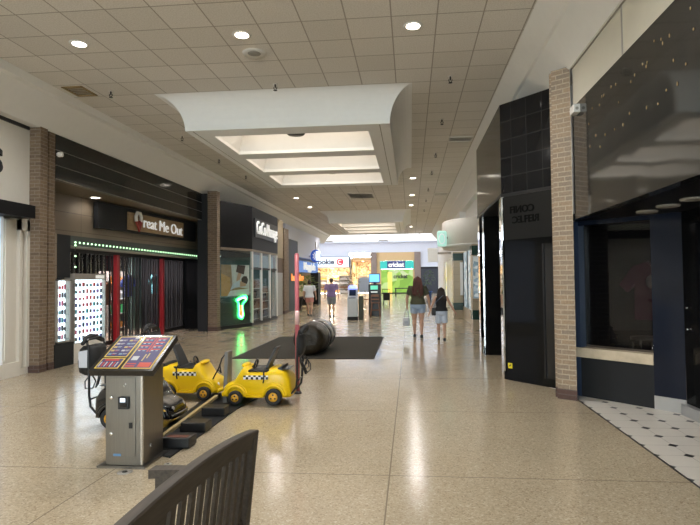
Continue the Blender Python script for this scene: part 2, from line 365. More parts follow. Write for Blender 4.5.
b = MB(); b.ext([(1.64,YB,H),(1.86,YB,4.86),(1.9,YB,4.84),(2.17,YB,4.46),(2.4,YB,4.46),(2.4,YB,5.4),(1.64,YB,5.4)], (0,YE-YB,0)); struct(b.build('trim_3', M['cove']))
b = MB(); b.box((-13,YB,0),(-12.9,36.9,5.6)); struct(b.build('wall_left', M['cream']))
b = MB(); b.box((9,YB,0),(9.1,42,5.6)); struct(b.build('wall_right', M['cream']))
b = MB(); b.box((-13,YB-.1,0),(-6.9,YB,5.9)); b.box((2.3,YB-.1,0),(9.1,YB,5.9)); b.box((-6.9,YB-.1,4.5),(2.3,YB,5.9)); struct(b.build('wall_back', M['cream']))
b = MB()
for i in range(7): x = -6.9+9.2*i/6; b.box((x-.05,YB-.1,0),(x+.05,YB,4.5))
b.box((-6.9,YB-.1,2.3),(2.3,YB,2.4)); struct(b.build('added_window_frame', M['darkgrey']))  # frame of the added entrance glazing, out of view
b = MB(); b.box((-6.9,YB-.055,0),(2.3,YB-.045,4.5)); struct(b.build('added_window', M['glass']))  # glazed entrance added behind the camera to bring in cool sky light
pl = bpy.data.lights.new('sky_portal', 'AREA'); pl.shape = 'RECTANGLE'; pl.size = 9.2; pl.size_y = 4.5; pl.cycles.is_portal = True
po = bpy.data.objects.new('sky_portal', pl); COL.objects.link(po); po.location = (-2.3,YB-.2,2.25); po.rotation_euler = (PI/2,0,0)

# ------------------------------------------------------------------ ceiling fittings
def coffer(y0, y1, x0, x1, label):
    t = thing('light_coffer', label, 'ceiling coffer', ((x0+x1)/2, (y0+y1)/2, 4.55), 0)
    ins, dr = .42, H-4.55; c = MB(); rs = []
    for i in range(11):
        a = PI/2*i/10; q = ins*math.sin(a); z = H - dr*(1-math.cos(a))
        rs.append([(x0+q,y0+q,z),(x1-q,y0+q,z),(x1-q,y1-q,z),(x0+q,y1-q,z)])
    V = rs
    for i in range(10):
        for k in range(4):
            c.poly([V[i][k], V[i][(k+1)%4], V[i+1][(k+1)%4], V[i+1][k]], 0, False)
    c.build('cove', M['white'], t, True)
    X0, X1, Y0, Y1 = x0+ins, x1-ins, y0+ins, y1-ins
    ox0, ox1 = X0+.42, X1-.43; L = Y1-Y0; bm_ = .5; ow = (L-.46*2-bm_*2)/3
    oy = [(Y0+.46+i*(ow+bm_), Y0+.46+i*(ow+bm_)+ow) for i in range(3)]
    f = MB()
    f.box((X0,Y0,4.55),(ox0,Y1,4.62)); f.box((ox1,Y0,4.55),(X1,Y1,4.62))
    ys = [Y0]+[v for p in oy for v in p]+[Y1]
    for i in range(0, 8, 2): f.box((ox0,ys[i],4.55),(ox1,ys[i+1],4.62))
    f.build('frame', M['white'], t, True)
    for xa, xb in ((X0+.13,X0+.145),(X1-.2,X1-.185)):
        s = MB(); s.box((xa,Y0+.05,4.546),(xb,Y1-.05,4.552)); s.build('frame_seam', M['ventg'], t, True)
    for n, (ya, yb) in enumerate(oy):
        r = MB(); i = .16; zt = 5.06
        lo = [(ox0,ya,4.62),(ox1,ya,4.62),(ox1,yb,4.62),(ox0,yb,4.62)]; hi = [(ox0+i,ya+.08,zt),(ox1-i,ya+.08,zt),(ox1-i,yb-i,zt),(ox0+i,yb-i,zt)]
        for k in range(4): r.poly([lo[k],lo[(k+1)%4],hi[(k+1)%4],hi[k]])
        r.build('recess', M['white'], t, True)
        al = bpy.data.lights.new('lamp', 'AREA'); al.energy = 15; al.color = (1,.9,.78); al.shape = 'RECTANGLE'; al.size = ox1-ox0-.5; al.size_y = ow-.45
        ao = bpy.data.objects.new('lamp', al); COL.objects.link(ao); ao.parent = t; ao.location = (0, (ya+yb)/2-t.location.y-.04, zt-.03-t.location.z)
        p = MB(); p.box((ox0+i,ya+.08,zt),(ox1-i,yb-i,zt+.02)); p.build('light_panel', M['warm'], t, True)
        q = MB(); xm = (ox0+ox1)/2 + (-.03, .05, .12)[n]
        if n != 1: q.lathe((xm, ya+.62, 4.72), [(.02,.06),(.17,.05),(.19,.0),(.17,-.02),(.02,-.03)], 20); q.cyl((xm,ya+.62,4.75),(xm,ya+.62,zt),.02); q.build('speaker_disc', M['disc'], t, True)
        else: q.box((xm-.15,ya+.5,zt-.06),(xm+.15,ya+.62,zt)); q.build('ballast_box', M['vent'], t, True)
    return t
coffer(9.5, 16.92, -4.73, .07, 'large white lit ceiling coffer with curved sides nearest above the mat')
coffer(26.9, 34.3, -4.6, .05, 'smaller looking white ceiling coffer farther down the concourse')
coffer(-8.0, -.58, -4.73, .07, 'white ceiling coffer overhead, behind the wooden bench')

def downlight(x, y, label, power=90, group=None, lit=True):
    t = thing('downlight', label, 'downlight', (x, y, H), 0, group)
    r = MB(); r.lathe((0,0,0), [(.09,-.004),(.135,-.012),(.14,0),(.09,.0)], 24, cap=False); r.build('trim_ring', M['trimw'], t)
    l = MB(); l.lathe((0,0,0), [(.002,-.010),(.095,-.008),(.095,-.001)], 24); l.build('lens', M['lens'], t)
    if lit:
        ld = bpy.data.lights.new('lamp', 'SPOT'); ld.energy = power; ld.color = (1,.97,.93); ld.spot_size = math.radians(160); ld.spot_blend = .6; ld.shadow_soft_size = .09
        o = bpy.data.objects.new('lamp', ld); COL.objects.link(o); o.parent = t; o.location = (0,0,-.03)
    return t
PW = 205
downlight(-4.80, 7.34, 'round downlight at the left of the ceiling near the tan vent', PW)
downlight(-2.35, 7.34, 'round downlight beside the round ceiling speaker', PW)
downlight(.08, 7.35, 'round downlight in front of the large coffer, alone toward the black storefronts', PW)
downlight(.12, 18.62, 'round downlight just past the right end of the large coffer', PW)
downlight(.10, 22.42, 'round downlight between the two coffers, second beyond the large coffer on the right', PW)
downlight(.06, 25.5, 'round downlight nearest in front of the far coffer, right row', PW)
downlight(-4.83, 22.43, 'round downlight past the large coffer above the massage shop', PW)
downlight(-4.80, 18.6, 'round downlight just past the left end of the large coffer', PW)
t = downlight(-7.42, 12.0, 'small downlight in the tan soffit above the candy store sign', 12); t.location.z = 3.652
downlight(-4.80, 25.4, 'round downlight in front of the far coffer, left row', PW)
downlight(.05, 36.2, 'small round downlight at the far end of the ceiling, right row', PW)
downlight(-4.8, 36.2, 'small round downlight at the far end of the ceiling, left row', PW)
for i, (x, y) in enumerate([(x, y) for y in (3.6,-3.6,-10) for x in (-4.8,-2.35,.08)]):
    downlight(x, y, 'round downlight in the ceiling overhead behind the wooden bench', PW, 'downlights behind the bench')

t = thing('ceiling_speaker', 'round white ceiling speaker beside a downlight', 'ceiling speaker', (-2.35,7.95,H))
b = MB(); b.lathe((0,0,0), [(.10,-.012),(.17,-.02),(.18,0)], 24, cap=False); b.build('rim', M['trimw'], t)
b = MB(); b.lathe((0,0,0), [(.002,-.014),(.105,-.012),(.105,-.002)], 24); b.build('grille', M['ventg'], t)
def vent(x0, y0, x1, y1, m, label, slats=5):
    t = thing('air_vent', label, 'air vent', ((x0+x1)/2,(y0+y1)/2,H))
    b = MB(); z = H-.015
    for a in (((x0,y0),(x1,y0+.04)),((x0,y1-.04),(x1,y1)),((x0,y0),(x0+.04,y1)),((x1-.04,y0),(x1,y1))): b.box((*a[0],z),(*a[1],H))
    b.build('frame', M['trimw'] if m != 'vent' else M['vent'], t, True)
    b = MB()
    for i in range(slats):
        y = y0+.05+(y1-y0-.1)*i/slats; b.ext([(x0+.04,y,H-.012),(x0+.04,y+(y1-y0-.1)/slats*.8,H-.002),(x0+.04,y+(y1-y0-.1)/slats*.8,H)], (x1-x0-.08,0,0))
    b.build('louvre', M[m], t, True)
vent(-6.18, 8.93, -5.79, 9.42, 'vent', 'tan square air vent at the left edge of the ceiling')
vent(1.0, 13.3, 1.6, 13.8, 'trimw', 'white ceiling air vent above the black storefront, nearer of two')
vent(1.0, 22.0, 1.6, 22.6, 'trimw', 'white ceiling air vent farther along above the round cream drum')
vent(-2.55, 21.6, -1.5, 23.0, 'ventg', 'dark grey return grille in the ceiling between the two coffers', 12)
SP = [(-5.43,9.25,'left of the large coffer near the tan vent'),(-2.36,9.27,'against the front edge of the large coffer'),(.73,9.28,'in front of the large coffer, above the black tiled store'),(.73,11.8,'second in the line along the right side'),(.74,15,'third in the line along the right side'),(.73,17.5,'fourth in the line along the right side'),(.72,20.8,'fifth in the line along the right side'),(.72,23.7,'sixth in the line along the right side'),(.72,27.1,'farthest in the line along the right side'),(-5.44,12.35,'at the left corner of the large coffer'),(-5.44,14.85,'second along the left side of the large coffer'),(-5.42,17.3,'last along the left side of the large coffer')]
proto = None
for x, y, s in SP:
    l = 'small fire sprinkler head hanging from the ceiling ' + s
    l = ' '.join(l.split()[:16])
    if proto is None:
        proto = thing('sprinkler_head', l, 'sprinkler', (x,y,H+.003), 0, 'ceiling sprinklers')
        b = MB(); b.lathe((0,0,0), [(.045,0),(.045,-.01),(.015,-.012)], 16); b.build('escutcheon', M['trimw'], proto)
        b = MB(); b.cyl((0,0,0),(0,0,-.07),.014,seg=10); b.tube([(-.03,0,-.06),(-.025,0,-.09),(0,0,-.115),(.025,0,-.09),(.03,0,-.06)],.007,6); b.lathe((0,0,-.115),[(.004,0),(.035,-.003),(.035,-.008),(.004,-.01)],14); b.build('head', M['black'], proto)
    else:
        c = copy_tree(proto); c.location = (x,y,H+.003); c['label'] = l

# ------------------------------------------------------------------ left side: cream store, brick piers
t = thing('cream_storefront', 'cream storefront with black awning ledge and a black letter at the left edge', 'storefront', (-7,7,0))
b = MB(); b.box((-7.2,YB,3.03),(-7.0,9.24,4.53)); b.box((-7.2,8.6,2.78),(-7.0,9.24,3.05)); b.build('upper_wall', M['cream'], t, True)
b = MB(); b.box((-7.05,YB,4.47),(-6.97,9.2,4.53)); b.build('top_line', M['black'], t, True)
b = MB(); b.box((-7.15,YB,2.80),(-6.70,9.0,3.03)); lab(b.build('awning_ledge', M['blackwood'], t, True), 'black awning ledge')
b = MB(); b.box((-7.15,8.62,.25),(-7.0,8.80,2.8)); b.box((-7.15,8.80,.25),(-7.04,8.98,2.8)); b.box((-7.0,8.65,.3),(-6.98,8.77,2.75)); b.build('pilaster', M['cream'], t, True)
b = MB(); b.box((-7.15,8.98,.12),(-6.98,9.03,2.8)); b.box((-7.15,9.17,.12),(-6.98,9.24,2.8)); b.box((-7.15,8.98,2.6),(-6.98,9.24,2.8)); b.build('pilaster', M['cream'], t, True)
b = MB(); b.box((-7.15,9.0,.12),(-7.06,9.2,2.7)); b.build('pilaster_panel', M['cream'], t, True)
b = MB(); b.box((-7.2,YB,0),(-6.97,9.0,.25)); b.box((-7.2,9.0,0),(-7.0,9.24,.12)); b.build('base', M['cream'], t, True)
b = MB(); b.box((-7.15,7.7,.25),(-7.05,8.62,2.8)); lab(b.build('backlit_panel', M['litblue'], t, True), 'bluish lit window panel')
b = MB(); b.box((-7.2,YB,.25),(-7.05,7.7,2.8)); b.build('lower_wall', M['cream'], t, True)
b = MB(); b.mesh(txt('S', .58, .02, bold=.012), frame((-6.98,8.42,3.72), (0,1,0))); lab(b.build('sign_letter', M['letterb'], t, True), 'black letter S')

def pier(name_label, blocks, mat_, base, top, bh=.14):
    t = thing('brick_pier', name_label, 'brick pier', (sum(p[0] for p in blocks[0])/len(blocks[0]), sum(p[1] for p in blocks[0])/len(blocks[0]), 0))
    for k, p in enumerate(blocks):
        b = MB(); b.prism(p, bh, top); b.build('brick_leaf', mat_, t, True)
        c = Vector((sum(q[0] for q in p)/len(p), sum(q[1] for q in p)/len(p), 0))
        b = MB(); b.prism([tuple((Vector((q[0],q[1],0))-c)*1.03+c)[:2] for q in p], 0, bh); b.build('base_course', base, t, True)
    return t
pier('brown brick pier at the left between the cream store and the candy store', [[(-7.2,9.24),(-6.79,9.24),(-6.79,9.44),(-7.2,9.44)],[(-7.2,9.44),(-6.88,9.44),(-6.88,9.52),(-7.2,9.52)],[(-7.2,9.52),(-6.82,9.52),(-6.82,9.7),(-7.2,9.7)]], M['brickL'], M['brickB'], 4.6)
b = MB(); b.lathe((-6.8,9.73,4.13), [(.03,0),(.05,.03),(.05,.1),(.02,.12)], 14, axis='x')
t = thing('wall_lamp', 'tiny white lamp on the dark band beside the left brick pier', 'lamp', (-6.8,9.76,4.13)); b.build('housing', M['trimw'], t, True)

# ------------------------------------------------------------------ candy store
A0, B0 = Vector((-7.75,11.6,0)), Vector((-7.27,18.2,0)); DW = (B0-A0).normalized()
def on(y): return A0 + DW*((y-A0.y)/DW.y)
st = thing('candy_storefront', 'candy storefront with dark glossy upper band, tan wall and grey lintel', 'storefront', (-7.4,13.8,0))
b = MB()
zs = [3.65,3.92,4.22,4.53]
for i in range(3): b.box((-6.95,9.7,zs[i]+.006),(-6.8-.004*i,16.95,zs[i+1]-.006))
b.build('gloss_band', M['slat'], st, True)
b = MB()
for z in zs[:3]: b.box((-6.92,9.7,z-.006),(-6.796,16.95,z+.007))
b.build('band_seam', M['seam'], st, True)
b = MB(); b.prism([(-8.6,9.7),(-6.82,9.7),(-6.82,18.3),(-8.6,18.3)], 3.652, 3.70); b.build('soffit', M['tan'], st, True)
pA, pB = on(9.7), on(18.15)
b = MB(); b.slab(pA, pB, .15, 2.72, 3.652); b.build('tan_wall', M['tan'], st, True)
pA2 = on(9.7)+Vector((.02,0,0)); pB2 = on(18.15)+Vector((.02,0,0))
b = MB(); b.slab(pA2, pB2, .18, 2.44, 2.72); lab(b.build('lintel', M['greywall'], st, True), 'dark grey lintel')
b = MB(); b.tube([on(11.4)+Vector((.03,0,2.46)), on(18.1)+Vector((.03,0,2.41))], .035, 10); b.build('lintel_rail', M['ventg'], st, True)
b = MB(); b.box((-7.9,9.7,0),(-6.83,9.78,2.6));  b.build('side_return', M['tan'], st, True)
b = MB(); b.box((-7.7,9.7,.16),(-6.985,10.24,2.6)); b.box((-7.0,9.78,1.75),(-6.86,10.24,2.6)); lab(b.build('grey_pillar', M['darkgrey'], st, True), 'dark grey pillar')
b = MB(); b.box((-7.7,9.7,0),(-6.80,10.27,.45)); b.build('pillar_base', M['darkgrey'], st, True)
b = MB(); b.box((-7.95,17.95,0),(-7.24,18.15,2.45)); b.box((-7.5,17.97,2.45),(-7.0,18.2,3.66)); lab(b.build('end_panel', M['blackwood'], st, True), 'glossy black end panel')
b = MB(); b.box((-6.95,16.96,0),(-6.63,17.25,4.52)); lab(b.build('dark_pilaster', M['darkgrey'], st, True), 'dark pilaster at the far end')
b = MB(); b.box((-12.9,9.7,2.62),(-7.9,18.2,2.7)); b.build('shop_ceiling', M['darkgrey'], st, True)
b = MB(); b.box((-12.9,9.55,0),(-7.9,9.7,2.7)); b.box((-12.9,18.15,0),(-7.9,18.3,2.7)); b.build('shop_side_wall', M['darkgrey'], st, True)
# sign
t = thing('store_sign', 'dark store sign reading Treat Me Out on a wooden plaque', 'sign', on(14.9)+Vector((.05,0,2.98)))
o_ = DW.cross(Vector((0,0,1)))  # outward normal of the store plane (towards the concourse)
off = o_*.16
q0, q1 = on(12.31)+off, on(17.35)+off
b = MB(); b.slab(q0, q1, .12, 2.97, 3.60); b.build('backing_board', M['darkgrey'], t, True)
q0, q1 = on(13.5)+off*1.25, on(16.45)+off*1.25
b = MB(); b.slab(q0, q1, .06, 3.03, 3.50); lab(b.build('plaque', M['wood_sign'], t, True), 'wooden plaque')
F = lambda y, z, e=1.3: frame(tuple(on(y)+off*e+Vector((0,0,z))), tuple(DW))
b = MB(); b.mesh(txt('reat Me Out', .44, .02, bold=-.002), F(15.26,3.25) @ Matrix.Rotation(-.03,4,'Z') @ Matrix.Diagonal((.98,1,1,1))); lab(b.build('lettering', M['letterw'], t, True), 'white raised letters')
b = MB(); X = F(13.86, 3.24, 1.5)
def loc(pts): return [X @ Vector(p) for p in pts]
b.ext(loc([(-.15,.06,0),(.17,.06,0),(.03,-.24,0)]), tuple(o_*.05)); lab(b.build('cone_letter', M['cone'], t, True), 'red ice cream cone')
b = MB(); b.tube(loc([(-.11,.03,.03),(-.13,.16,.03),(-.06,.27,.03),(.06,.27,.03),(.12,.16,.03),(.10,.03,.03)]), .045, 10); lab(b.build('swirl', M['cream2'], t, True), 'white swirl of ice cream')
# green string lights
t = thing('string_light', 'string of small green lights along the grey lintel of the candy store', 'string lights', on(14.9)+Vector((.08,0,2.55)))
path = [on(11.62)+o_*.09+Vector((0,0,z)) for z in (1.75,2.0,2.25,2.5)]
top = [on(11.62+6.5*i/46)+o_*.09+Vector((0,0,2.565-.075*i/46)) for i in range(47)]
dn = [top[-1]+Vector((0,0,-.12*k)) for k in range(1,5)]
b = MB(); b.tube(path+top+dn, .008, 6); b.build('wire', M['black'], t, True)
bl = None
for p in path+top+dn:
    if bl is None:
        bb = MB(); bb.ell((0,0,0), (.022,.022,.022), 8); bl = bb.build('bulb', M['led'], t); bl.location = p-t.location
    else:
        c = bl.copy(); COL.objects.link(c); c.location = p-t.location
# folding gate
g = thing('folding_gate', 'closed folding security gate of clear slats and black bars across the candy store', 'security gate', (-7.85,14.2,0))
b = MB(); b.box((-7.9,10.4,2.34),(-7.8,17.95,2.44)); b.build('top_track', M['blackmetal'], g, True)
b = MB(); b.box((-7.88,10.4,.02),(-7.82,17.95,.12)); b.build('bottom_rail', M['blackmetal'], g, True)
nb = 44
for i in range(nb+1):
    y = 10.45+7.45*i/nb
    wd = .035 if i % 11 else .075
    b = MB(); b.box((-7.875+.02*(i%2),y-wd/2,.1),(-7.84+.02*(i%2),y+wd/2,2.36)); b.build('bar', M['blackmetal'], g, True)
    if i < nb and i % 4 == 0:
        b = MB()
        for k in range(4): b.box((-7.862,y+.03+k*7.45/nb,.12),(-7.856,y+7.45/nb-.03+k*7.45/nb,2.34))
        b.build('clear_slat', M['poly'], g, True)
for y, s in ((13.5,'nearer to the lit display case'),(16.1,'farther along, beside the black end panel')):
    b = MB(); b.box((-7.80,y-.06,0),(-7.70,y+.06,2.36)); o = tag(b.build('red_post', M['red']), 'red square post in front of the folding gate, '+s, 'post')
# lit display cases
def case(x0, x1, y0, y1, z0, z1, label, head, cols, rows):
    t = thing('display_case', label, 'display case', ((x0+x1)/2,(y0+y1)/2,0))
    if head:
        b = MB(); b.box((x0,y0,0),(x1,y1,z0)); b.build('plinth', M['trimw'], t, True)
        b = MB(); b.box((x0,y0,z1),(x1,y1,z1+.13)); b.box((x0,y0,z0),(x0+.04,y1,z1)); b.box((x0,y0,z0),(x1,y0+.03,z1)); b.box((x0,y1-.03,z0),(x1,y1,z1)); b.build('cabinet', M['ventg'], t, True)
        b = MB(); b.box((x1,y1-.4,z1+.03),(x1+.006,y1-.08,z1+.10)); b.build('label_plate', M['letterw'], t, True)
    xb = x1-.10 if head else x1-.12
    b = MB(); b.box((xb,y0+.03,z0),(xb+.02,y1-.03,z1)); b.build('backlight', M['lit'], t, True)
    s = MB()
    for i in range(rows): z = z0+.03+(z1-z0-.04)*i/rows; s.box((xb+.02,y0+.03,z-.012),(x1-.015,y1-.03,z))
    s.build('shelf', M['glass'], t, True)
    if not head:
        f = MB(); f.box((x1-.11,y0,z0-.03),(x1+.01,y0+.03,z1+.03)); f.box((x1-.11,y1-.03,z0-.03),(x1+.01,y1,z1+.03)); f.box((x1-.11,y0,z1),(x1+.01,y1,z1+.03)); f.box((x1-.11,y0,z0-.03),(x1+.01,y1,z0)); f.build('case_frame', M['ventg'], t, True)
    p = MB(); p.box((x1-.012,y0+.02,z0),(x1-.006,y1-.02,z1)); p.build('door_glass', M['glass'], t, True)
    dy = (y1-y0-.12)/cols; dz = (z1-z0-.04)/rows
    return t, xb, dy, dz
PC = [mat('case_'+n, c, .4) for n, c in (('navy',(.05,.07,.3)),('pink',(.6,.12,.2)),('grey',(.15,.16,.2)),('teal',(.1,.35,.4)),('red',(.5,.05,.05)),('violet',(.25,.12,.4)),('black',(.03,.03,.04)))]
def goods(t, x, y0, z0, dy, dz, cols, rows, what, gl):
    ms = []
    for m in PC:
        me = bpy.data.meshes.new('packet'); bb = bmesh.new(); bmesh.ops.create_cube(bb, size=1); bmesh.ops.bevel(bb, geom=bb.edges[:], offset=.12, segments=2, affect='EDGES'); bb.to_mesh(me); bb.free(); me.materials.append(m); ms.append(me)
    for r in range(rows):
        for c in range(cols):
            o = bpy.data.objects.new('packet', random.choice(ms)); COL.objects.link(o)
            o.scale = (.03, dy*random.uniform(.4,.62), dz*random.uniform(.4,.7)); o.location = (x, y0+dy*(c+.5), z0+.032+dz*r+o.scale.z/2)
            tag(o, what, 'packet', gl)
t, xb, dy, dz = case(-7.3,-6.85,10.36,11.5,.40,1.70,'tall brightly lit white display case full of small packets beside the gate',True,8,9)
goods(t, -6.895, 10.42, .40, dy, dz, 8, 9, 'small coloured packet on a glass shelf of the tall lit white case', 'packets in the tall lit case')
t, xb, dy, dz = case(-6.98,-6.80,9.74,10.17,.5,1.68,'narrow bluish lit display case in the dark grey pillar beside the brick',False,4,7)
goods(t, -6.85, 9.79, .5, dy, dz, 4, 7, 'small coloured packet in the narrow bluish lit case on the grey pillar', 'packets in the narrow lit case')
# inside the candy store
def rack(name, label, x, y, rz, cols, h=1.7, lamp=None):
    t = thing(name, label, 'shelf unit', (x,y,0), rz)
    b = MB(); b.box((-.6,-.2,0),(-.56,.2,h)); b.box((.56,-.2,0),(.6,.2,h)); b.box((-.6,.17,0),(.6,.2,h)); b.build('shelf_frame', M['ventg'], t)
    for k in range(4):
        b = MB(); b.box((-.56,-.2,.1+k*h/4.2),(.56,.17,.13+k*h/4.2)); b.build('shelf', M['trimw'], t)
        b = MB()
        for j in range(7):
            x0 = -.53+j*.155; b.box((x0,-.17,.13+k*h/4.2),(x0+.13,.05,.13+k*h/4.2+random.uniform(.14,.3)), 0)
        b.build('stock', cols[k % len(cols)], t)
    return t
SC = [mat('stock_'+n, c, .5) for n, c in (('orange',(.6,.22,.03)),('white',(.6,.6,.6)),('blue',(.05,.1,.5)),('pink',(.6,.12,.25)),('green',(.05,.35,.12)),('amber',(.6,.38,.08)),('brown',(.22,.1,.05)))]
rack('candy_shelf','pink and white stocked shelf behind the gate near the lit case',-10.2,11.8,PI/2,[SC[3],SC[1],SC[5]],2.0)
rack('candy_shelf','blue stocked shelf behind the gate between the red posts',-9.8,14.6,PI/2,[SC[2],SC[1],SC[4],SC[6]],1.6)
rack('candy_shelf','orange and green stocked shelf at the far end behind the gate',-9.9,17.0,PI/2,[SC[0],SC[4],SC[1]],2.0)
def garment(label, x, y, z, c):
    t = thing('hanging_shirt', label, 'shirt', (x,y,z))
    b = MB(); pts = [(-.2,0),(.2,0),(.2,.42),(.36,.3),(.44,.4),(.2,.62),(.08,.64),(0,.58),(-.08,.64),(-.2,.62),(-.44,.4),(-.36,.3),(-.2,.42)]
    b.ext([(0,p[0],p[1]) for p in pts], (.07,0,0)); b.build('shirt_body', c, t)
    b = MB(); b.tube([(.03,-.15,.6),(.03,0,.68),(.03,.15,.6)], .012, 6); b.tube([(.03,0,.68),(.03,0,2.62-z)], .006, 6); b.build('hanger', M['black'], t)
garment('blue shirt hanging inside the candy store behind the gate', -8.5, 15.4, 1.2, SC[2])
garment('teal and white shirt hanging inside the candy store near the end panel', -8.5, 17.1, 1.25, mat('teal_cloth',(.15,.45,.5),.8))
garment('dark shirt hanging inside the candy store beside the first red post', -8.5, 14.2, 1.0, SC[6])
def arealight(name, loc, size, power, col=(1,1,1), rot=(0,0,0), parent=None):
    l = bpy.data.lights.new(name, 'AREA'); l.energy = power; l.color = col; l.shape = 'RECTANGLE'; l.size, l.size_y = size
    o = bpy.data.objects.new(name, l); COL.objects.link(o); o.location = loc; o.rotation_euler = rot
    return o
def pointlight(name, loc, power, col=(1,1,1), r=.12):
    l = bpy.data.lights.new(name, 'POINT'); l.energy = power; l.color = col; l.shadow_soft_size = r
    o = bpy.data.objects.new(name, l); COL.objects.link(o); o.location = loc
    return o
def tube_lamp(label, x, y, z, power, col=(1,1,1), L=1.2):
    t = thing('ceiling_lamp', label, 'lamp', (x,y,z))
    b = MB(); b.box((-.08,-L/2,0),(.08,L/2,.05)); b.build('housing', M['trimw'], t)
    b = MB(); b.box((-.06,-L/2+.03,-.02),(.06,L/2-.03,0)); b.build('diffuser', emis('diffuser', col, 5), t)
    o = arealight('lamp', (0,0,-.03), (.12,L), power, col); o.parent = t
tube_lamp('white ceiling lamp inside the candy store', -9.4, 13.2, 2.56, 110, (1,.93,.96))
tube_lamp('white ceiling lamp at the far end inside the candy store', -9.4, 16.3, 2.56, 110, (1,.93,.96))

# ------------------------------------------------------------------ pier and massage shop
pier('brown brick pier between the candy store and the massage shop', [[(-6.62,17.0),(-6.31,17.0),(-6.31,17.3),(-6.62,17.3)],[(-6.62,17.3),(-6.36,17.3),(-6.36,17.42),(-6.62,17.42)]], M['brickL'], M['brickB'], 4.6)
C0, C1, C2 = (-6.34,17.45), (-5.72,18.98), (-5.72,22.7)
ms = thing('massage_shop', 'corner massage shop with black fascia over glass windows', 'storefront', (-6.2,20,0))
b = MB(); b.prism([C0,C1,C2,(-6.9,22.7),(-6.9,17.45)][::1], 2.78, 4.34); b.build('fascia_box', M['blackwood'], ms, True)
b = MB(); b.prism([C0,C1,C2,(-6.9,22.7),(-6.9,17.45)], 2.70, 2.78); lab(b.build('fascia_trim', M['tan'], ms, True), 'tan lower edge of the fascia')
b = MB(); b.prism([(C0[0]-.02,C0[1]),(C1[0]-.02,C1[1]),(C2[0]-.02,C2[1]),(-6.9,22.7),(-6.9,17.45)], 0, .12); b.build('base', M['darkgrey'], ms, True)
d = Vector((C1[0]-C0[0],C1[1]-C0[1],0)).normalized(); nrm = d.cross(Vector((0,0,1)))
b = MB(); b.slab((C0[0]-.03,C0[1]+.02), (C1[0]-.03,C1[1]), .015, .12, 2.7); b.build('front_glass', M['glass'], ms, True)
b = MB(); b.box((-5.77,19.0,.12),(-5.755,22.65,2.7)); b.build('side_glass', M['glass'], ms, True)
for y in (19.05,20.25,21.5,22.6):
    b = MB(); b.box((-5.80,y-.05,.1),(-5.72,y+.05,2.7)); b.build('glass_post', M['trimw'], ms, True)
b = MB(); b.box((-5.79,19.0,2.05),(-5.73,22.65,2.12)); b.build('transom', M['darkgrey'], ms, True)
b = MB(); b.box((-9.5,22.7,0),(-6.0,22.8,2.7)); b.box((-9.6,17.5,0),(-9.5,22.8,2.7)); b.box((-9.5,18.32,0),(-6.9,18.4,2.7)); b.box((-6.95,17.44,0),(-6.9,18.4,2.7)); b.build('inner_wall', mat('inner_green', (.10,.17,.15), .6), ms, True)
b = MB(); b.box((-9.5,18.4,2.66),(-6.3,22.7,2.69)); b.box((-6.9,17.5,2.66),(-6.3,18.4,2.69)); b.build('shop_ceiling', M['darkgrey'], ms, True)
b = MB(); b.slab((C0[0]-.09,C0[1]+.06), (C1[0]-.09,C1[1]-.04), .02, .12, 1.08); lab(b.build('window_base_panel', mat('deep_green_panel', (.008,.03,.02), .3), ms, True), 'dark green lower window panel')
t_ = txt('CoCo Massage', .62, .03, 'LEFT', bold=-.004)
b = MB(); b.mesh(t_, frame((-5.66,19.35,3.6), (0,1,0)) @ Matrix.Diagonal((.80,1.15,1,1))); t = thing('shop_sign', 'white letters reading CoCo Massage on the black fascia', 'sign', (-5.7,20.9,3.5)); b.build('lettering', M['letterw'], t, True)
b = MB(); b.box((-5.72,19.25,3.25),(-5.68,22.6,3.95)); b.build('backing_strip', M['black'], t, True)
# poster with a massage scene, made of flat printed areas
t = thing('massage_poster', 'poster of a person lying on a white table under massage in the shop window', 'poster', tuple(Vector((-6.15,18.1,1.15))))
def pp(u, z, e=0): return Vector((C0[0]-.06,C0[1]+.06,0)) + d*u + nrm*e + Vector((0,0,z))
def flat(pts, e, m, name='print', th=.003):
    b = MB(); b.ext([pp(u, z, e) for u, z in pts], nrm*th); return b.build(name, m, t, True)
skin = mat('print_skin', (.55,.33,.22), .5); hairm = mat('print_dark', (.03,.015,.012), .5)
flat([(.05,1.12),(1.52,1.12),(1.52,2.2),(.05,2.2)], 0, mat('print_wall',(.32,.2,.09),.5), 'sheet', .01)
flat([(.62,1.45),(1.52,1.35),(1.52,2.2),(.55,2.2)], .012, mat('print_white',(.62,.62,.6),.5))
flat([(.05,1.12),(.5,1.12),(.5,1.75),(.05,1.9)], .012, mat('print_gold',(.5,.27,.06),.5))
flat([(.35,1.12),(1.52,1.12),(1.52,1.36),(.5,1.30)], .016, mat('print_sheet',(.7,.7,.69),.5))
flat([(.5,1.32),(.75,1.4),(1.05,1.42),(1.3,1.42),(1.35,1.5),(1.1,1.62),(.85,1.62),(.6,1.5)], .02, mat('print_towel',(.55,.62,.7),.5))
flat([(1.0,1.42),(1.3,1.45),(1.36,1.62),(1.15,1.68),(1.0,1.6)], .024, skin)
flat([(1.1,1.6),(1.36,1.52),(1.44,1.66),(1.36,1.8),(1.18,1.8),(1.06,1.7)], .028, hairm)
flat([(.8,1.62),(.98,1.68),(1.12,1.98),(1.0,2.05),(.86,1.85)], .028, skin)
flat([(.78,1.95),(1.2,1.86),(1.28,2.18),(.85,2.2)], .032, hairm)
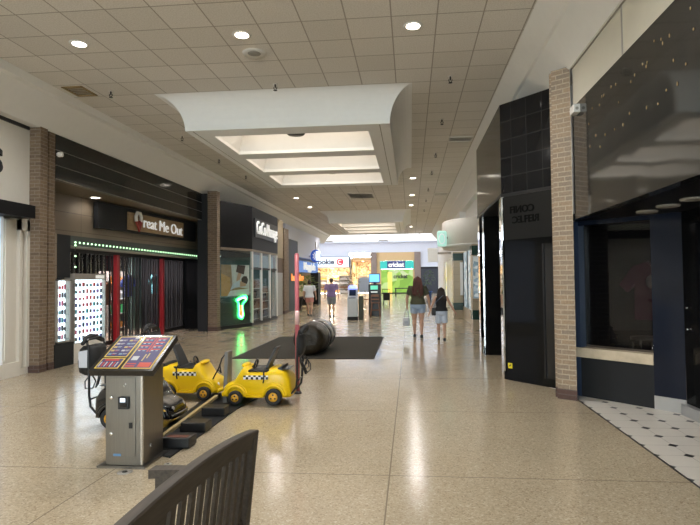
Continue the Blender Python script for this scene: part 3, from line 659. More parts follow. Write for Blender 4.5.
# neon foot
t = thing('neon_foot_sign', 'green outlined neon foot sign with red sole in the shop window', 'neon sign', tuple(pp(.85,.35,.05)))
foot = [(-.02,.02),(.10,.0),(.17,.12),(.15,.3),(.13,.5),(.2,.62),(.34,.72),(.40,.84),(.32,.90),(.10,.88),(-.18,.80),(-.24,.74),(-.14,.66),(-.12,.5),(-.10,.3),(-.12,.12)]
def fp(u, z, e=.08): return pp(.95+u*.85, .32+z*.86, e)
def smooth_closed(pts, k=4):
    n = len(pts); out = []
    for i in range(n):
        p0,p1,p2,p3 = [Vector((*pts[(i+j-1)%n],0)) for j in range(4)]
        for s_ in range(k):
            u = s_/k; v = .5*((2*p1)+(p2-p0)*u+(2*p0-5*p1+4*p2-p3)*u*u+(3*p1-p0-3*p2+p3)*u**3); out.append((v.x,v.y))
    return out
ft = smooth_closed(foot)
b = MB(); b.tube([fp(u,z) for u, z in ft], .035, 8, closed=True); lab(b.build('green_tube', M['neong'], t, True), 'green neon outline')
b = MB(); b.tube([fp(u*.82+.005,z*.86+.06,.09) for u, z in ft], .018, 8, closed=True); lab(b.build('white_tube', M['neonw'], t, True), 'white inner outline')
b = MB(); b.ext([fp(u*.6+.01,z*.62+.1,.07) for u, z in ft if z < .7], nrm*.015); lab(b.build('red_sole', M['neonr'], t, True), 'red speckled sole')
b = MB()
for i, (u, z) in enumerate([(-.16,.78),(-.07,.80),(.03,.82),(.13,.84),(.26,.84)]): b.ell(fp(u,z,.1), (.03,.03,.03), 10)
b.build('toes', M['neonw'], t, True)
for i, (y, hgt, s) in enumerate([(19.7,1.5,'nearest the corner'),(20.9,1.7,'in the middle pane'),(22.0,1.4,'in the last pane')]):
    rack('product_stand', 'dark product stand with bottles behind the shop side glass, '+s, -6.3, y, PI/2, [mat('bottle_dark%d'%i,(.03,.035,.05),.3), SC[6]], hgt)
t = thing('teal_banner', 'pale teal banner strip across the top of the massage shop side glass', 'banner', (-5.85,20.8,2.2)); b = MB(); b.box((-5.86,19.2,2.15),(-5.84,22.4,2.62)); b.build('cloth', mat('teal_band',(.22,.32,.32),.6), t, True)
tube_lamp('white lamp inside the massage shop', -7.4, 19.6, 2.6, 70, (.8,.92,1))

# beyond the massage shop
t = thing('brown_storefront', 'closed storefront with tan upper wall and brown lower wall past the massage shop', 'storefront', (-6.3,24.5,0))
b = MB(); b.box((-7.0,22.8,2.7),(-6.2,25.7,4.53)); b.build('upper_wall', mat('tan_plain',(.28,.22,.14),.6), t, True)
b = MB(); b.box((-7.0,22.8,2.0),(-6.22,25.7,2.7)); b.build('brown_wall', mat('brown_plain',(.09,.05,.025),.6), t, True)
b = MB(); b.box((-7.0,22.8,.0),(-6.22,25.7,2.0)); b.build('pale_panel', mat('greige_panel',(.26,.24,.21),.4), t, True)
pier('dark brown pier past the massage shop', [[(-7.0,25.7),(-6.15,25.7),(-6.15,26.7),(-7.0,26.7)]], M['brickL'], M['brickB'], 4.2)
t = thing('black_storefront_panel', 'tall black panel past the dark brown pier', 'panel', (-6.6,28.5,0)); b = MB(); b.box((-7,26.9,0),(-6.3,29.6,3.8)); b.build('panel', M['blackwood'], t, True)
b = MB(); b.box((-7,26.7,3.8),(-6.32,37,4.53)); b.box((-7,29.6,2.95),(-6.32,37,3.8)); struct(b.build('wall_left_upper', M['courtw'])) 
t = thing('blue_shop', 'shop with blue sign and leafy window display on the far left', 'storefront', (-6.5,33,0))
b = MB(); b.box((-6.6,29.7,2.1),(-6.3,36.1,2.75)); lab(b.build('sign_band', mat('blue_sign',(.03,.09,.3),.4,emit=(.05,.2,.6),es=.5), t, True), 'blue sign band')
b = MB(); b.mesh(txt('Maggie\'s', .62, .03, bold=.02), frame((-6.28,33.0,2.45), (0,1,0)) @ Matrix.Diagonal((1.9,1,1,1))); b.build('lettering', M['letterw'], t, True)
b = MB(); b.box((-7.6,29.6,2.7),(-6.6,37,3.0)); b.box((-9.5,29.5,0),(-7,29.6,3)); b.box((-9.6,29.6,0),(-9.5,37,3)); b.box((-9.5,36.8,0),(-6.7,36.9,3)); b.build('shop_wall', mat('shop_cream',(.5,.42,.3),.6), t, True)
b = MB(); b.box((-6.72,35.6,0),(-6.2,36.6,2.15)); lab(b.build('black_column', M['blackwood'], t, True), 'black column')
b = MB(); b.mesh(txt('bargains', .5, .03, bold=.02), frame((-6.3,29.5,1.77), (0,1,0)) @ Matrix.Diagonal((2.0,1,1,1))); t2 = thing('orange_sign', 'orange lettered sign behind the red pole below the blue sign', 'sign', (-6.3,29.5,1.6)); b.build('lettering', emis('orange_letters',(1,.3,.04),.7), t2, True)
tube_lamp('warm lamp inside the shop with the blue sign', -7.6, 33, 2.6, 120, (1,.85,.6), 3)
def plant(name, label, x, y, z0, h, r, n, leafc, pot=None, seed=1):
    t = thing(name, label, 'plant', (x,y,z0)); rnd = random.Random(seed)
    if pot:
        b = MB(); ph = h*.3; b.lathe((0,0,0), [(r*.38,0),(r*.52,ph*.9),(r*.58,ph*.9),(r*.58,ph),(r*.45,ph),(r*.42,ph*.85)], 18); b.build('pot', pot, t)
    else: ph = 0
    b = MB(); b.tube([(0,0,ph*.8),(.02,.01,h*.5),(0,.02,h*.75)], [.03,.022,.015], 8); b.build('stem', M['bench'], t)
    b = MB()
    for i in range(n):
        a = rnd.uniform(0,2*PI); rr = r*math.sqrt(rnd.random()); zz = h*.5+rnd.random()*h*.5; rr *= math.sin(min(1,(zz-h*.35)/(h*.65))*PI)*.8+.3
        c = Vector((rr*math.cos(a), rr*math.sin(a), zz)); L = rnd.uniform(.10,.2)*max(1,r/.4); dr = Vector((math.cos(a),math.sin(a),rnd.uniform(-.5,.8))).normalized(); sd = dr.cross(Vector((0,0,1))).normalized()*L*.3
        b.poly([c, c+dr*L*.5+sd, c+dr*L+Vector((0,0,-L*.2)), c+dr*L*.5-sd])
    b.build('foliage', leafc, t)
leaf = mat('leaf_green', (.045,.11,.03), .5, var=.5, vs=6); leaf2 = mat('leaf_light', (.13,.2,.05), .5, var=.5, vs=6)
plant('potted_plant','tall leafy plant in the window below the blue sign, nearer one',-6.75,31.2,0,2.0,.75,170,leaf2,M['darkgrey'],3)
plant('potted_plant','tall leafy plant beside the black column below the blue sign',-6.85,34.2,0,1.9,.7,150,leaf2,M['darkgrey'],4)
t = thing('oval_sign', 'oval blue and white sign projecting from the far left wall', 'sign', (-5.9,33,3.1))
b = MB(); rs = [[Vector((-5.87+.10*s_,33,3.12))+Vector((.33*q*math.cos(a)-.02,0,.40*q*math.sin(a))) + Vector((0,dy_,0)) for a in [2*PI*k/28 for k in range(28)]] for dy_, q, s_ in ((-.1,.01,0),(-.1,.92,0),(-.06,1,0),(.06,1,0),(.1,.92,0),(.1,.01,0))]; b.rings(rs, 0, False); b.build('face', emis('oval_blue',(.03,.10,.5),.4), t, True)
b = MB(); b.box((-5.86,32.86,2.84),(-5.58,32.9,3.42)); b.build('white_half', emis('oval_white',(.8,.88,1),1.0), t, True)
b = MB(); b.tube([(-6.05,32.88,3.0),(-5.95,32.88,3.12),(-6.05,32.88,3.24)], .03, 8); b.tube([(-5.97,32.88,2.9),(-5.86,32.88,3.12),(-5.97,32.88,3.34)], .03, 8); b.build('emblem', M['letterw'], t, True)
b = MB(); b.cyl((-6.35,33,3.12),(-6.1,33,3.12),.03); b.cyl((-5.9,33,3.5),(-5.9,33,4.0),.02) ; b.build('bracket', M['ventg'], t, True)
# ------------------------------------------------------------------ right side
pier('buff brick pier at the right with a dark base course', [[(1.972,7.555),(2.18,7.405),(2.262,7.75),(2.2,7.87)],[(1.972,7.66),(2.06,7.60),(2.2,7.87),(2.14,7.92)]], M['brickR'], M['brickB'], 4.5)
st = thing('dark_storefront', 'dark storefront with wavy glossy fascia, navy framed window and marble sill', 'storefront', (2.6,6.5,0))
b = MB()
n_ = 40
for i in range(n_):
    y0 = 7.40-(7.40+6)*i/n_; y1 = 7.40-(7.40+6)*(i+1)/n_
    b.box((2.2,y0,2.42),(2.32,y1,3.925))
bmesh.ops.remove_doubles(b.bm, verts=b.bm.verts[:], dist=1e-4)
b.build('fascia', M['fascia'], st, True)
b = MB(); b.box((2.215,YB,3.925),(2.3,7.40,4.47)); lab(b.build('pale_strip', M['strip'], st, True), 'pale glass strip above the fascia')
b = MB(); b.box((2.208,5.69,3.925),(2.22,5.715,4.46)); b.box((2.195,YB,4.455),(2.22,7.4,4.48)); b.build('strip_joint', M['ventg'], st, True)
b = MB(); rnd = random.Random(5)
b.bm.free()
mglue = mat('glue', (.30,.20,.09), .6); rnd = random.Random(5)
for k in range(34):
    u = rnd.random(); y = 6.75-2.6*u; z = 3.10+.62*rnd.random()+.05*u
    b = MB(); b.ell((2.197,y,z), (.004,.008+.005*rnd.random(),.012+.008*rnd.random()), 8); b.build('glue_spot', mglue, st, True)
b = MB(); b.prism([(2.32,-6),(9,-6),(9,8.3),(2.2,8.3),(2.2,7.42),(2.32,7.40)], 2.42, 2.5); b.build('soffit', M['blackwood'], st, True)
P0, P1, P2, P3 = Vector((2.26,7.79,0)), Vector((3.0,7.02,0)), Vector((3.25,6.76,0)), Vector((3.42,2.0,0))
def along(p, q, a): return p+(q-p)*a
dv = (P1-P0).normalized(); nv = dv.cross(Vector((0,0,1)))
def seg(a, c, th=.08, z0=0, z1=2.42): 
    b = MB(); b.slab(tuple(a)[:2], tuple(c)[:2], th, z0, z1); return b
seg(P0, P1, .12, .0, .54).build('lower_panel', M['darkgrey'], st, True)
b = MB(); b.slab(tuple(P0+nv*.02)[:2], tuple(P1+nv*.02)[:2], .40, .54, .67); lab(b.build('sill', M['marble'], st, True), 'beige marble sill')
b = seg(P0, along(P0,P1,.10), .16, .67, 2.42); b.build('window_frame', M['navy'], st, True)
b = seg(along(P0,P1,.02)+nv*.004, along(P0,P1,.10)+nv*.004, .02, 0, .55); b.build('frame_leg', M['navy'], st, True)
b = MB(); a_, c_ = along(P0,P1,.10)-nv*.14, along(P0,P1,1)-nv*.14; b.slab(tuple(a_)[:2], tuple(c_)[:2], .02, .67, 2.36); b.build('window_glass', M['dglass'], st, True)
b = seg(along(P0,P1,.10), P1, .09, 2.36, 2.42); b.build('window_head', M['navyp'], st, True)
b = seg(P1, P2, .08, .16, 2.42); lab(b.build('blue_panel', M['navyp'], st, True), 'glossy blue black panel')
b = seg(along(P1,P2,0)+nv*.01, P2+nv*.01, .08, 0, .165); lab(b.build('kick_plate', M['stee3'], st, True), 'grey metal kick plate')
dt = thing('store_door', 'black store door with grey metal threshold at the right edge', 'door', tuple(P2))
dv2 = (P3-P2).normalized(); nv2 = dv2.cross(Vector((0,0,1)))
b = seg(P2+dv2*.01, P3, .08, .13, 2.42); b.build('door_leaf', M['bglass'], dt, True)
b = MB(); b.slab(tuple(P2+dv2*.01+nv2*.07)[:2], tuple(P3+nv2*.07)[:2], .16, 0, .13); lab(b.build('threshold', M['stee3'], dt, True), 'grey metal threshold')
for z in (1.02, 1.27):
    c = P2+dv2*.10+nv2*.0; b = MB(); b.tube([c+Vector((0,0,z)), c+nv2*.03+Vector((0,0,z))], .012, 10); lab(b.build('door_bolt', M['chrome'], dt, True), 'small bright bolt')
def blk(x, y, l):
    t = thing('soffit_light', l, 'downlight', (x,y,2.42))
    b = MB(); b.lathe((0,0,0), [(.075,-.005),(.11,-.02),(.12,-.004),(.12,0)], 24, cap=False); b.build('trim_ring', M['ventg'], t)
    b = MB(); b.lathe((0,0,0), [(.002,-.002),(.078,-.002),(.078,-.0005)], 20); b.build('lens', mat('unlit_lens',(.35,.34,.32),.3), t)
blk(2.80,6.62,'unlit round light under the glossy fascia, deepest of three'); blk(2.81,6.12,'unlit round light under the glossy fascia, middle of three'); blk(2.82,5.62,'unlit round light under the glossy fascia, nearest to the right edge')
t = thing('white_wall_box', 'small white box mounted at the top of the brick pier beside the fascia', 'box', (2.15,7.3,3.75))
b = MB(); b.box((2.12,7.06,3.77),(2.205,7.24,3.88), bev=.008); b.build('housing', M['trimw'], t, True)
b = MB(); b.cyl((2.16,7.055,3.82),(2.16,7.065,3.82),.02); b.build('sensor', M['ventg'], t, True)
b = MB(); b.box((2.3,8.3,0),(9,8.38,2.5)); b.box((8.9,-6,0),(9,8.3,2.5)); struct(b.build('wall_right_shop', M['blackwood']))
t = thing('purple_shirt', 'dark purple shirt with pale emblem hanging behind the navy framed window', 'shirt', (3.3,7.55,1.15))
fr = frame((3.25,7.55,1.05), tuple(dv))
b = MB(); pts = [(-.26,0),(.26,0),(.25,.5),(.36,.38),(.46,.48),(.27,.74),(.1,.79),(0,.72),(-.1,.79),(-.27,.74),(-.46,.48),(-.36,.38),(-.25,.5)]
b.ext([fr @ Vector((p[0],p[1],0)) for p in pts], nv*-.08); b.build('shirt_body', mat('purple_cloth',(.09,.010,.038),.8), t, True)
b = MB(); b.lathe((0,0,0), [(.03,0),(.10,0),(.10,.004),(.03,.004)], 20); b.bm.transform(fr @ Matrix.Translation((0,.52,.002))); b.build('emblem', mat('emblem_grey',(.16,.13,.14),.7), t, True)
b = MB(); b.tube([fr@Vector((-.2,.74,-.04)),fr@Vector((0,.84,-.04)),fr@Vector((.2,.74,-.04))], .012, 6); b.tube([fr@Vector((0,.84,-.04)),fr@Vector((0,1.37,-.04))], .006, 6); b.build('hanger', M['chrome'], t, True)
t = thing('display_stool', 'dark metal stool below the purple shirt behind the window', 'stool', (3.2,7.7,0))
b = MB(); b.lathe((0,0,.78), [(.02,0),(.2,0),(.2,.04),(.02,.05)], 18); b.build('seat', M['black'], t)
for sx in (-1,1):
    for sy in (-1,1):
        b = MB(); b.cyl((.12*sx,.12*sy,.78),(.18*sx,.18*sy,0),.014,seg=8); b.build('leg', M['chrome'], t)

tube_lamp('dim added lamp inside the dark store behind the navy framed window', 4.4, 6.2, 2.36, 30, (1,.95,.9))  # made-up lamp, added so the interior behind the window gets light
# black tiled store
bs = thing('black_tiled_store', 'black tiled corner store with mirrored edges and faint reversed lettering', 'storefront', (1.9,9.5,0))
Q0, Q1 = (1.5,8.95), (2.13,8.23)
b = MB(); b.prism([Q0,Q1,(2.35,8.23),(2.35,12.1),(1.5,12.1)], 3.02, 4.5); b.build('tile_fascia', M['btile'], bs, True)
b = MB(); b.prism([(1.49,8.95),(2.13,8.22),(2.35,8.22),(2.35,12.11),(1.49,12.11)], 2.97, 3.02); b.build('fascia_edge', M['blackmetal'], bs, True)
qd = (Vector((*Q1,0))-Vector((*Q0,0))).normalized(); qn = qd.cross(Vector((0,0,1)))
def qs(a, c, z0, z1, th=.06, e=0.):
    L = (Vector((*Q1,0))-Vector((*Q0,0))).length; p = Vector((*Q0,0))+qd*a*L+qn*e; q = Vector((*Q0,0))+qd*c*L+qn*e
    b = MB(); b.slab(tuple(p)[:2], tuple(q)[:2], th, z0, z1); return b
qs(.05,1,2.26,2.97).build('sign_panel', mat('sign_black',(.0095,.0095,.009),.3,spec=.26), bs, True)
qs(.04,1,2.16,2.26,.06,.012).build('head_bar', M['bglass'], bs, True)
qs(.05,.80,.12,2.16).build('door_panel', M['bglass'], bs, True)
qs(.82,1,.12,2.16,.06,-.01).build('side_panel', mat('dark_smoke',(.016,.016,.016),.12), bs, True)
qs(.795,.825,.12,2.16,.06,.01).build('door_stile', M['blackmetal'], bs, True)
qs(.02,1,0,.12,.08,.012).build('plinth', M['bglass'], bs, True)
b = MB(); b.box((1.5,8.97,0),(1.56,9.2,2.97)); b.build('mirror_edge', M['chrome'], bs, True)
b = MB(); b.box((1.5,11.84,0),(1.58,12.1,2.97)); b.build('mirror_edge', M['chrome'], bs, True)
b = MB(); b.box((1.58,11.72,0.10),(2.6,11.82,2.97)); b.box((1.56,11.70,0),(2.6,11.72,.16)); lab(b.build('recess_panel', M['bglass'], bs, True), 'black panel set back in the doorway')
b = MB(); b.box((2.6,8.4,0),(2.7,11.9,2.97)); b.build('inner_wall', M['blackwood'], bs, True)
def qpt(a, z, e=.004): 
    L = (Vector((*Q1,0))-Vector((*Q0,0))).length; return Vector((*Q0,0))+qd*a*L+qn*e+Vector((0,0,z))
b = MB()
for s, z, r_ in (('CONFI',2.73,.665),('REFLEC',2.565,.755)):
    me = txt(s, .155, .006, 'LEFT', bold=.004)
    b.mesh(me, frame(tuple(qpt(r_, z)), tuple(qd)) @ Matrix.Diagonal((-1,1,1,1)))
lab(b.build('lettering', mat('letter_dull',(.0015,.0015,.0015),.6,spec=.1), bs, True), 'black reversed lettering')
t = thing('warning_sticker', 'yellow warning sticker low on the black glass panel', 'sticker', tuple(qpt(.12,.2)))
b = MB(); b.ext([qpt(.085,.19,.006),qpt(.17,.19,.006),qpt(.17,.275,.006),qpt(.085,.275,.006)], qn*.003); b.build('backing', mat('sticker_yellow',(.75,.62,.03),.5), t, True)
b = MB(); b.ext([qpt(.10,.215,.0095),qpt(.135,.225,.0095),qpt(.155,.26,.0095),qpt(.12,.245,.0095)], qn*.002); b.build('mark', M['black'], t, True)
b = MB(); b.box((2.36,8.0,2.5),(2.5,42,4.5)); struct(b.build('wall_right_upper', M['cove']))

# round cream drum, tiled pillars and mural
dr = thing('drum_canopy', 'round cream drum canopy over the tiled pillars past the black store', 'canopy', (2.95,19.4,2.7))
b = MB(); b.lathe((2.95,19.4,0), [(.2,2.68),(1.76,2.68),(1.80,2.74),(1.80,3.62),(1.76,3.66),(.2,3.66)], 56); b.build('drum', M['cream'], dr, True)
b = MB(); b.lathe((2.95,19.4,0), [(1.795,2.75),(1.815,2.76),(1.815,2.80),(1.795,2.81)], 56, cap=False); b.build('rim_band', M['cove'], dr, True)
t = thing('mint_sign', 'rounded mint green sign projecting from the cream drum', 'sign', (1.08,18.6,3.0))
b = MB(); b.box((.93,18.5,2.74),(1.25,18.72,3.28), bev=.06); b.build('box', emis('mint_face',(.45,.75,.66),.55), t, True)
b = MB(); b.tube([(1.0+.10*math.cos(a)+.08,18.49,3.0+.17*math.sin(a)) for a in [2*PI*k/20 for k in range(20)]], .012, 6, closed=True); b.build('ring_mark', M['letterw'], t, True)
b = MB(); b.cyl((1.2,18.65,3.05),(1.5,18.9,3.05),.03); b.build('bracket', M['ventg'], t, True)
gband = mat('green_tile', (.012,.045,.035), .25); beige = grid_mat('beige_tile', .3, (0,0), (.40,.33,.23), (.44,.37,.26), (.3,.25,.18), .005, .4, plane='w')
def pillar(x0, x1, y0, y1, s):
    t = thing('tiled_pillar', 'beige tiled pillar with two dark green bands, '+s, 'pillar', ((x0+x1)/2,(y0+y1)/2,0))
    b = MB(); b.box((x0,y0,0),(x1,y1,2.72)); b.build('shaft', beige, t, True)
    for z in (.34, 2.37):
        b = MB(); b.box((x0-.012,y0-.012,z),(x1+.012,y1+.012,z+.3)); lab(b.build('green_band', gband, t, True), 'dark green tile band')
pillar(1.93,2.42,17.1,17.6,'next to the black store')
pillar(1.75,2.42,22.3,22.9,'farther one beyond the mural window')
t = thing('mural_window', 'white and blue patterned window between the green banded pillars', 'window', (2.2,19.4,.5))
b = MB(); b.box((2.16,17.6,.5),(2.2,22.3,2.68)); b.build('pane', mural_mat('mural', [(.55,.62,.68),(.3,.42,.5),(.7,.74,.76),(.2,.3,.36),(.62,.66,.66)], 7, .35), t, True)
b = MB(); b.box((2.12,17.6,.44),(2.2,22.3,.5)); b.box((2.12,17.6,.0),(2.2,22.3,.44)); b.build('base', beige, t, True)
for y in (17.66,19.1,20.6,22.2):
    b = MB(); b.box((2.13,y-.03,.5),(2.17,y+.03,2.68)); b.build('mullion', M['darkgrey'], t, True)
t = thing('white_notice_board', 'tall white notice panel on the farther green banded pillar', 'notice board', (2.0,22.25,1.8)); b = MB(); b.box((2.02,22.255,.95),(2.30,22.295,2.3)); b.build('panel', M['white'], t, True)
t = thing('patterned_panel', 'white and blue patterned panel on the front of the nearer green banded pillar', 'panel', (2.2,17.06,1.0))
b = MB(); b.box((1.95,17.05,1.02),(2.4,17.085,2.33)); b.build('sheet', mural_mat('mural_near', [(.5,.58,.64),(.3,.42,.5),(.66,.7,.72),(.22,.32,.38),(.58,.62,.62)], 9, .25), t, True)
b = MB(); b.box((1.94,17.04,1.0),(2.4,17.09,1.02)); b.box((1.93,17.04,1.0),(1.95,17.09,2.35)); b.build('frame', M['trimw'], t, True)
t = thing('lit_shopfront', 'narrow yellow lit shopfront beyond the cream drum', 'storefront', (2.2,30,0))
b = MB(); b.box((2.1,25.6,0),(2.4,27.3,4.5)); b.box((2.1,34,0),(2.4,41.5,4.5)); b.box((2.1,27.3,2.65),(2.4,34,4.5)); b.box((2.1,23.0,0),(2.4,25.6,4.5)); b.build('frame_wall', M['white'], t, True)
b = MB(); b.box((2.2,27.3,.15),(2.24,34,2.65)); b.build('display', mural_mat('display_mosaic', [(.7,.6,.2),(.75,.75,.7),(.55,.5,.12),(.7,.7,.72),(.35,.4,.2)], 3, .8), t, True)
b = MB(); b.box((2.06,28.8,0),(2.2,29.0,2.65)); b.box((2.06,31,0),(2.2,31.2,2.65)); b.build('post', M['trimw'], t, True)
t = thing('white_box_sign', 'plain white box sign projecting from the right beyond the drum', 'sign', (1.2,28,2.85)); b = MB(); b.box((.9,27.9,2.5),(1.40,28.1,3.22), bev=.02); b.build('box', M['white'], t, True)
b = MB(); b.box((1.4,27.95,2.9),(2.1,28.05,3.0)); b.build('bracket', M['ventg'], t, True)

# ------------------------------------------------------------------ far court
YF = 60.0
b = MB(); b.box((-26,YF,4.62),(.45+13.6,YF+.3,5.85)); b.box((-26,YF-.35,5.72),(14,YF,5.88)); struct(b.build('wall_far', M['courtw']))
b = MB(); b.box((-26,YF+.05,5.88),(14,YF+.1,8.6)); struct(b.build('window_1', M['clere']))
b = MB()
for i in range(14): b.box((-26+i*3,YF-.02,5.88),(-25.9+i*3,YF+.05,8.6))
struct(b.build('window_frame_far', M['white']))
b = MB(); b.box((-26,41.9,8.6),(14,60.3,8.7)); struct(b.build('ceiling_court', M['white']))
b = MB(); b.box((-26,41.9,0),(-25.9,60,8.6)); b.box((14,30,0),(14.1,60,8.6)); b.box((-26,36.9,0),(-7.0,37.0,8.6)); b.box((2.4,41.6,0),(14,41.7,8.6)); b.box((-26,36.9,5.27),(15,37.0,8.6)); struct(b.build('wall_court', M['courtw']))
b = MB(); b.box((-18,45,8.55),(8,57,8.6)); struct(b.build('window_2', emis('skylight_glass',(.92,.96,1),1.1)))
for x, s in ((-9.2,'left'),(-3.0,'middle')):
    t = thing('ledge_lamp', 'small grey lamp housing on the bright far ledge, '+('above the white store sign' if s=='left' else 'above the green phone shop'), 'lamp', (x,YF-.2,5.88)); b = MB(); b.box((-.55,-.12,0),(.55,.1,.16), bev=.03); b.build('housing', M['ventg'], t)
def shop(label, name, x0, x1, y, ztop, zsign, back, sidec, pw, pc):
    t = thing(name, label, 'storefront', ((x0+x1)/2,y,0))
    b = MB(); b.box((x0,y,zsign),(x1,y+.3,ztop)); b.build('upper_wall', sidec, t, True)
    b = MB(); b.box((x0,y+5,0),(x1,y+5.1,4)); b.box((x0-.1,y+.3,0),(x0,y+5,4)); b.box((x1,y+.3,0),(x1+.1,y+5,4)); b.box((x0,y+.3,zsign),(x1,y+5,zsign+.1)); b.build('shop_wall', back, t, True)
    tube_lamp('warm lamp on the ceiling inside the '+('orange lit shop' if x0 > -7 else 'sports shop')+' on the far wall', (x0+x1)/2, y+2.2, zsign-.07, pw, pc, 2)
    return t
oran = mat('warm_shop', (.72,.42,.14), .6); oran2 = mural_mat('warm_stock', [(.6,.42,.2),(.40,.24,.12),(.7,.58,.36),(.5,.34,.18),(.66,.5,.28),(.2,.11,.06)], 7, .0)
tanw = mat('tan_far', (.62,.42,.22), .6)
WS = (1,.80,.56)
t1 = shop('sports shop with long white sign on the far wall', 'far_shop', -11.4, -6.9, YF, 4.62, 3.0, oran2, M['courtw'], 300, WS)
b = MB(); b.box((-11.0,YF-.25,3.03),(-6.9,YF,4.2)); ts = thing('store_sign', 'long white store sign with dark letters and round red badge', 'sign', (-9,YF-.2,3.05)); b.build('sign_face', emis('sign_white',(.75,.85,.95),.8), ts, True)
b = MB()
for a in (((-11.05,3.0),(-6.85,3.05)),((-11.05,4.18),(-6.85,4.24)),((-6.92,3.0),(-6.7,4.24))): b.box((a[0][0],YF-.3,a[0][1]),(a[1][0],YF-.02,a[1][1]))
b.build('sign_frame', mat('frame_blue',(.1,.14,.2),.5), ts, True)
b = MB(); b.mesh(txt('Rookie', .85, .03, bold=.03), frame((-9.75,YF-.27,3.62), (1,0,0)) @ Matrix.Diagonal((.98,1,1,1))); b.build('lettering', mat('sign_ink',(.05,.05,.08),.5), ts, True)
b = MB(); b.lathe((-7.9,YF-.26,3.62), [(.02,-.03),(.40,-.03),(.40,0)], 28, axis='y'); lab(b.build('badge', mat('badge_red',(.6,.03,.05),.4,emit=(.8,.05,.08),es=.4), ts, True), 'round red badge')
b = MB(); b.tube([(-7.9+.2*math.cos(a),YF-.31,3.62+.2*math.sin(a)) for a in [PI*.25+PI*1.5*k/14 for k in range(15)]], .05, 8); b.build('badge_letter', M['letterw'], ts, True)
t2 = shop('orange lit open shop between the white sign and the brown column', 'far_shop', -6.6, -4.45, YF, 4.1, 3.8, oran2, tanw, 240, WS)
b = MB(); b.box((-6.75,YF-.1,4.2),(-4.3,YF+.02,4.55)); b.build('white_lintel', M['white'], t2, True)
colm = mat('grey_brown_column', (.22,.17,.15), .6)
for x0, x1, s in ((-4.42,-3.78,'left of the green phone shop'),(.42,1.12,'right of the green phone shop')):
    t = thing('far_column', 'brown column on the far wall '+s, 'column', ((x0+x1)/2,YF-.1,0)); b = MB(); b.box((x0,YF-.3,0),(x1,YF+.1,4.62)); b.build('shaft', colm, t, True); b = MB(); b.box((x0-.05,YF-.35,0),(x1+.05,YF+.1,.25)); b.build('base', M['darkgrey'], t, True)
t3 = thing('phone_shop', 'phone shop with bright green window and teal sign band', 'storefront', (-1.6,YF,0))
b = MB(); b.box((-3.78,YF,3.66),(.42,YF+.3,4.62)); b.box((-3.78,YF,0),(-3.3,YF+.3,3.66)); b.box((.25,YF,0),(.42,YF+.3,3.66)); b.build('tan_wall', tanw, t3, True)
b = MB(); b.box((-3.4,YF-.2,2.74),(.35,YF-.02,3.64)); b.build('sign_band', mat('teal_sign',(.02,.3,.27),.4,emit=(.02,.45,.40),es=.5), t3, True)
b = MB(); b.box((-2.6,YF-.26,2.74),(-.6,YF-.2,3.64)); b.build('sign_centre', mat('navy_sign',(.03,.05,.2),.4), t3, True)
b = MB(); b.mesh(txt('cricket', .72, .03, bold=.03), frame((-1.6,YF-.29,3.2), (1,0,0)) @ Matrix.Diagonal((.86,1,1,1))); b.build('sign_letters', M['letterw'], t3, True)
b = MB(); b.box((-3.3,YF+.05,.1),(.25,YF+.1,2.72)); b.build('window_graphic', mural_mat('green_window', [(.22,.42,.05),(.28,.48,.07),(.42,.56,.22),(.18,.36,.04),(.5,.56,.3)], 1.2, .22), t3, True)
b = MB(); b.box((-2.55,YF+.0,.1),(-2.1,YF+.05,2.4)); b.build('window_stripe', emis('stripe_orange',(.9,.6,.1),.7), t3, True)
b = MB(); b.mesh(txt('cricket', .62, .02, bold=.02), frame((-1.15,YF+.02,1.9), (1,0,0)) @ Matrix.Diagonal((.9,1,1,1))); b.build('window_letters', M['letterb'], t3, True)
b = MB(); b.box((-3.3,YF-.05,0),(.25,YF+.05,.12)); b.build('base', M['darkgrey'], t3, True)
b = MB(); b.box((1.12,YF,2.9),(14,YF+.3,4.65)); b.box((-26,YF,0),(-11.5,YF+.3,4.65)); struct(b.build('wall_far_lower', M['courtw']))
t = thing('dark_far_store', 'dark closed storefront at the far right behind the woman', 'storefront', (3,YF,0)); b = MB(); b.box((1.12,YF,0),(9,YF+.3,2.9)); b.build('shutter', mat('dark_blue_shutter',(.03,.035,.05),.4), t, True); b = MB(); b.box((1.12,YF-.05,2.75),(9,YF,2.95)); b.build('head_frame', M['darkgrey'], t, True)
plant('potted_tree','small tree in a bright blue pot in front of the dark far store',1.36,41,0,2.25,.42,160,leaf,mat('blue_pot',(.05,.15,.5),.3),8)
plant('potted_tree','dark potted tree beside the white terminal in front of the orange shop',-3.2,29.0,0,2.0,.38,130,mat('leaf_dark',(.025,.05,.02),.6,var=.4),M['darkgrey'],9)
tb = thing('far_table', 'long grey table in front of the green phone shop', 'table', (-.6,50,0))
b = MB(); b.box((-.9,-.35,.72),(.9,.35,.8)); b.build('tabletop', M['darkgrey'], tb)
for sx in (-.8,.8): b = MB(); b.box((sx-.05,-.3,0),(sx+.05,.3,.72)); b.build('leg', M['darkgrey'], tb)
# shelving with stock in the orange shops
for i, (x, y, c) in enumerate([(-10.4,YF+2.6,SC[5]),(-8.6,YF+2.9,SC[0]),(-7.6,YF+1.6,SC[1]),(-5.6,YF+2.5,SC[5])]):
    rack('shop_shelf', 'stocked shelf in the orange lit far shops, '+('behind the white sign at its left end','behind the middle of the white sign','behind the red badge end of the sign','beside the brown column')[i], x, y, 0, [c,SC[6],SC[1]], 2.1)
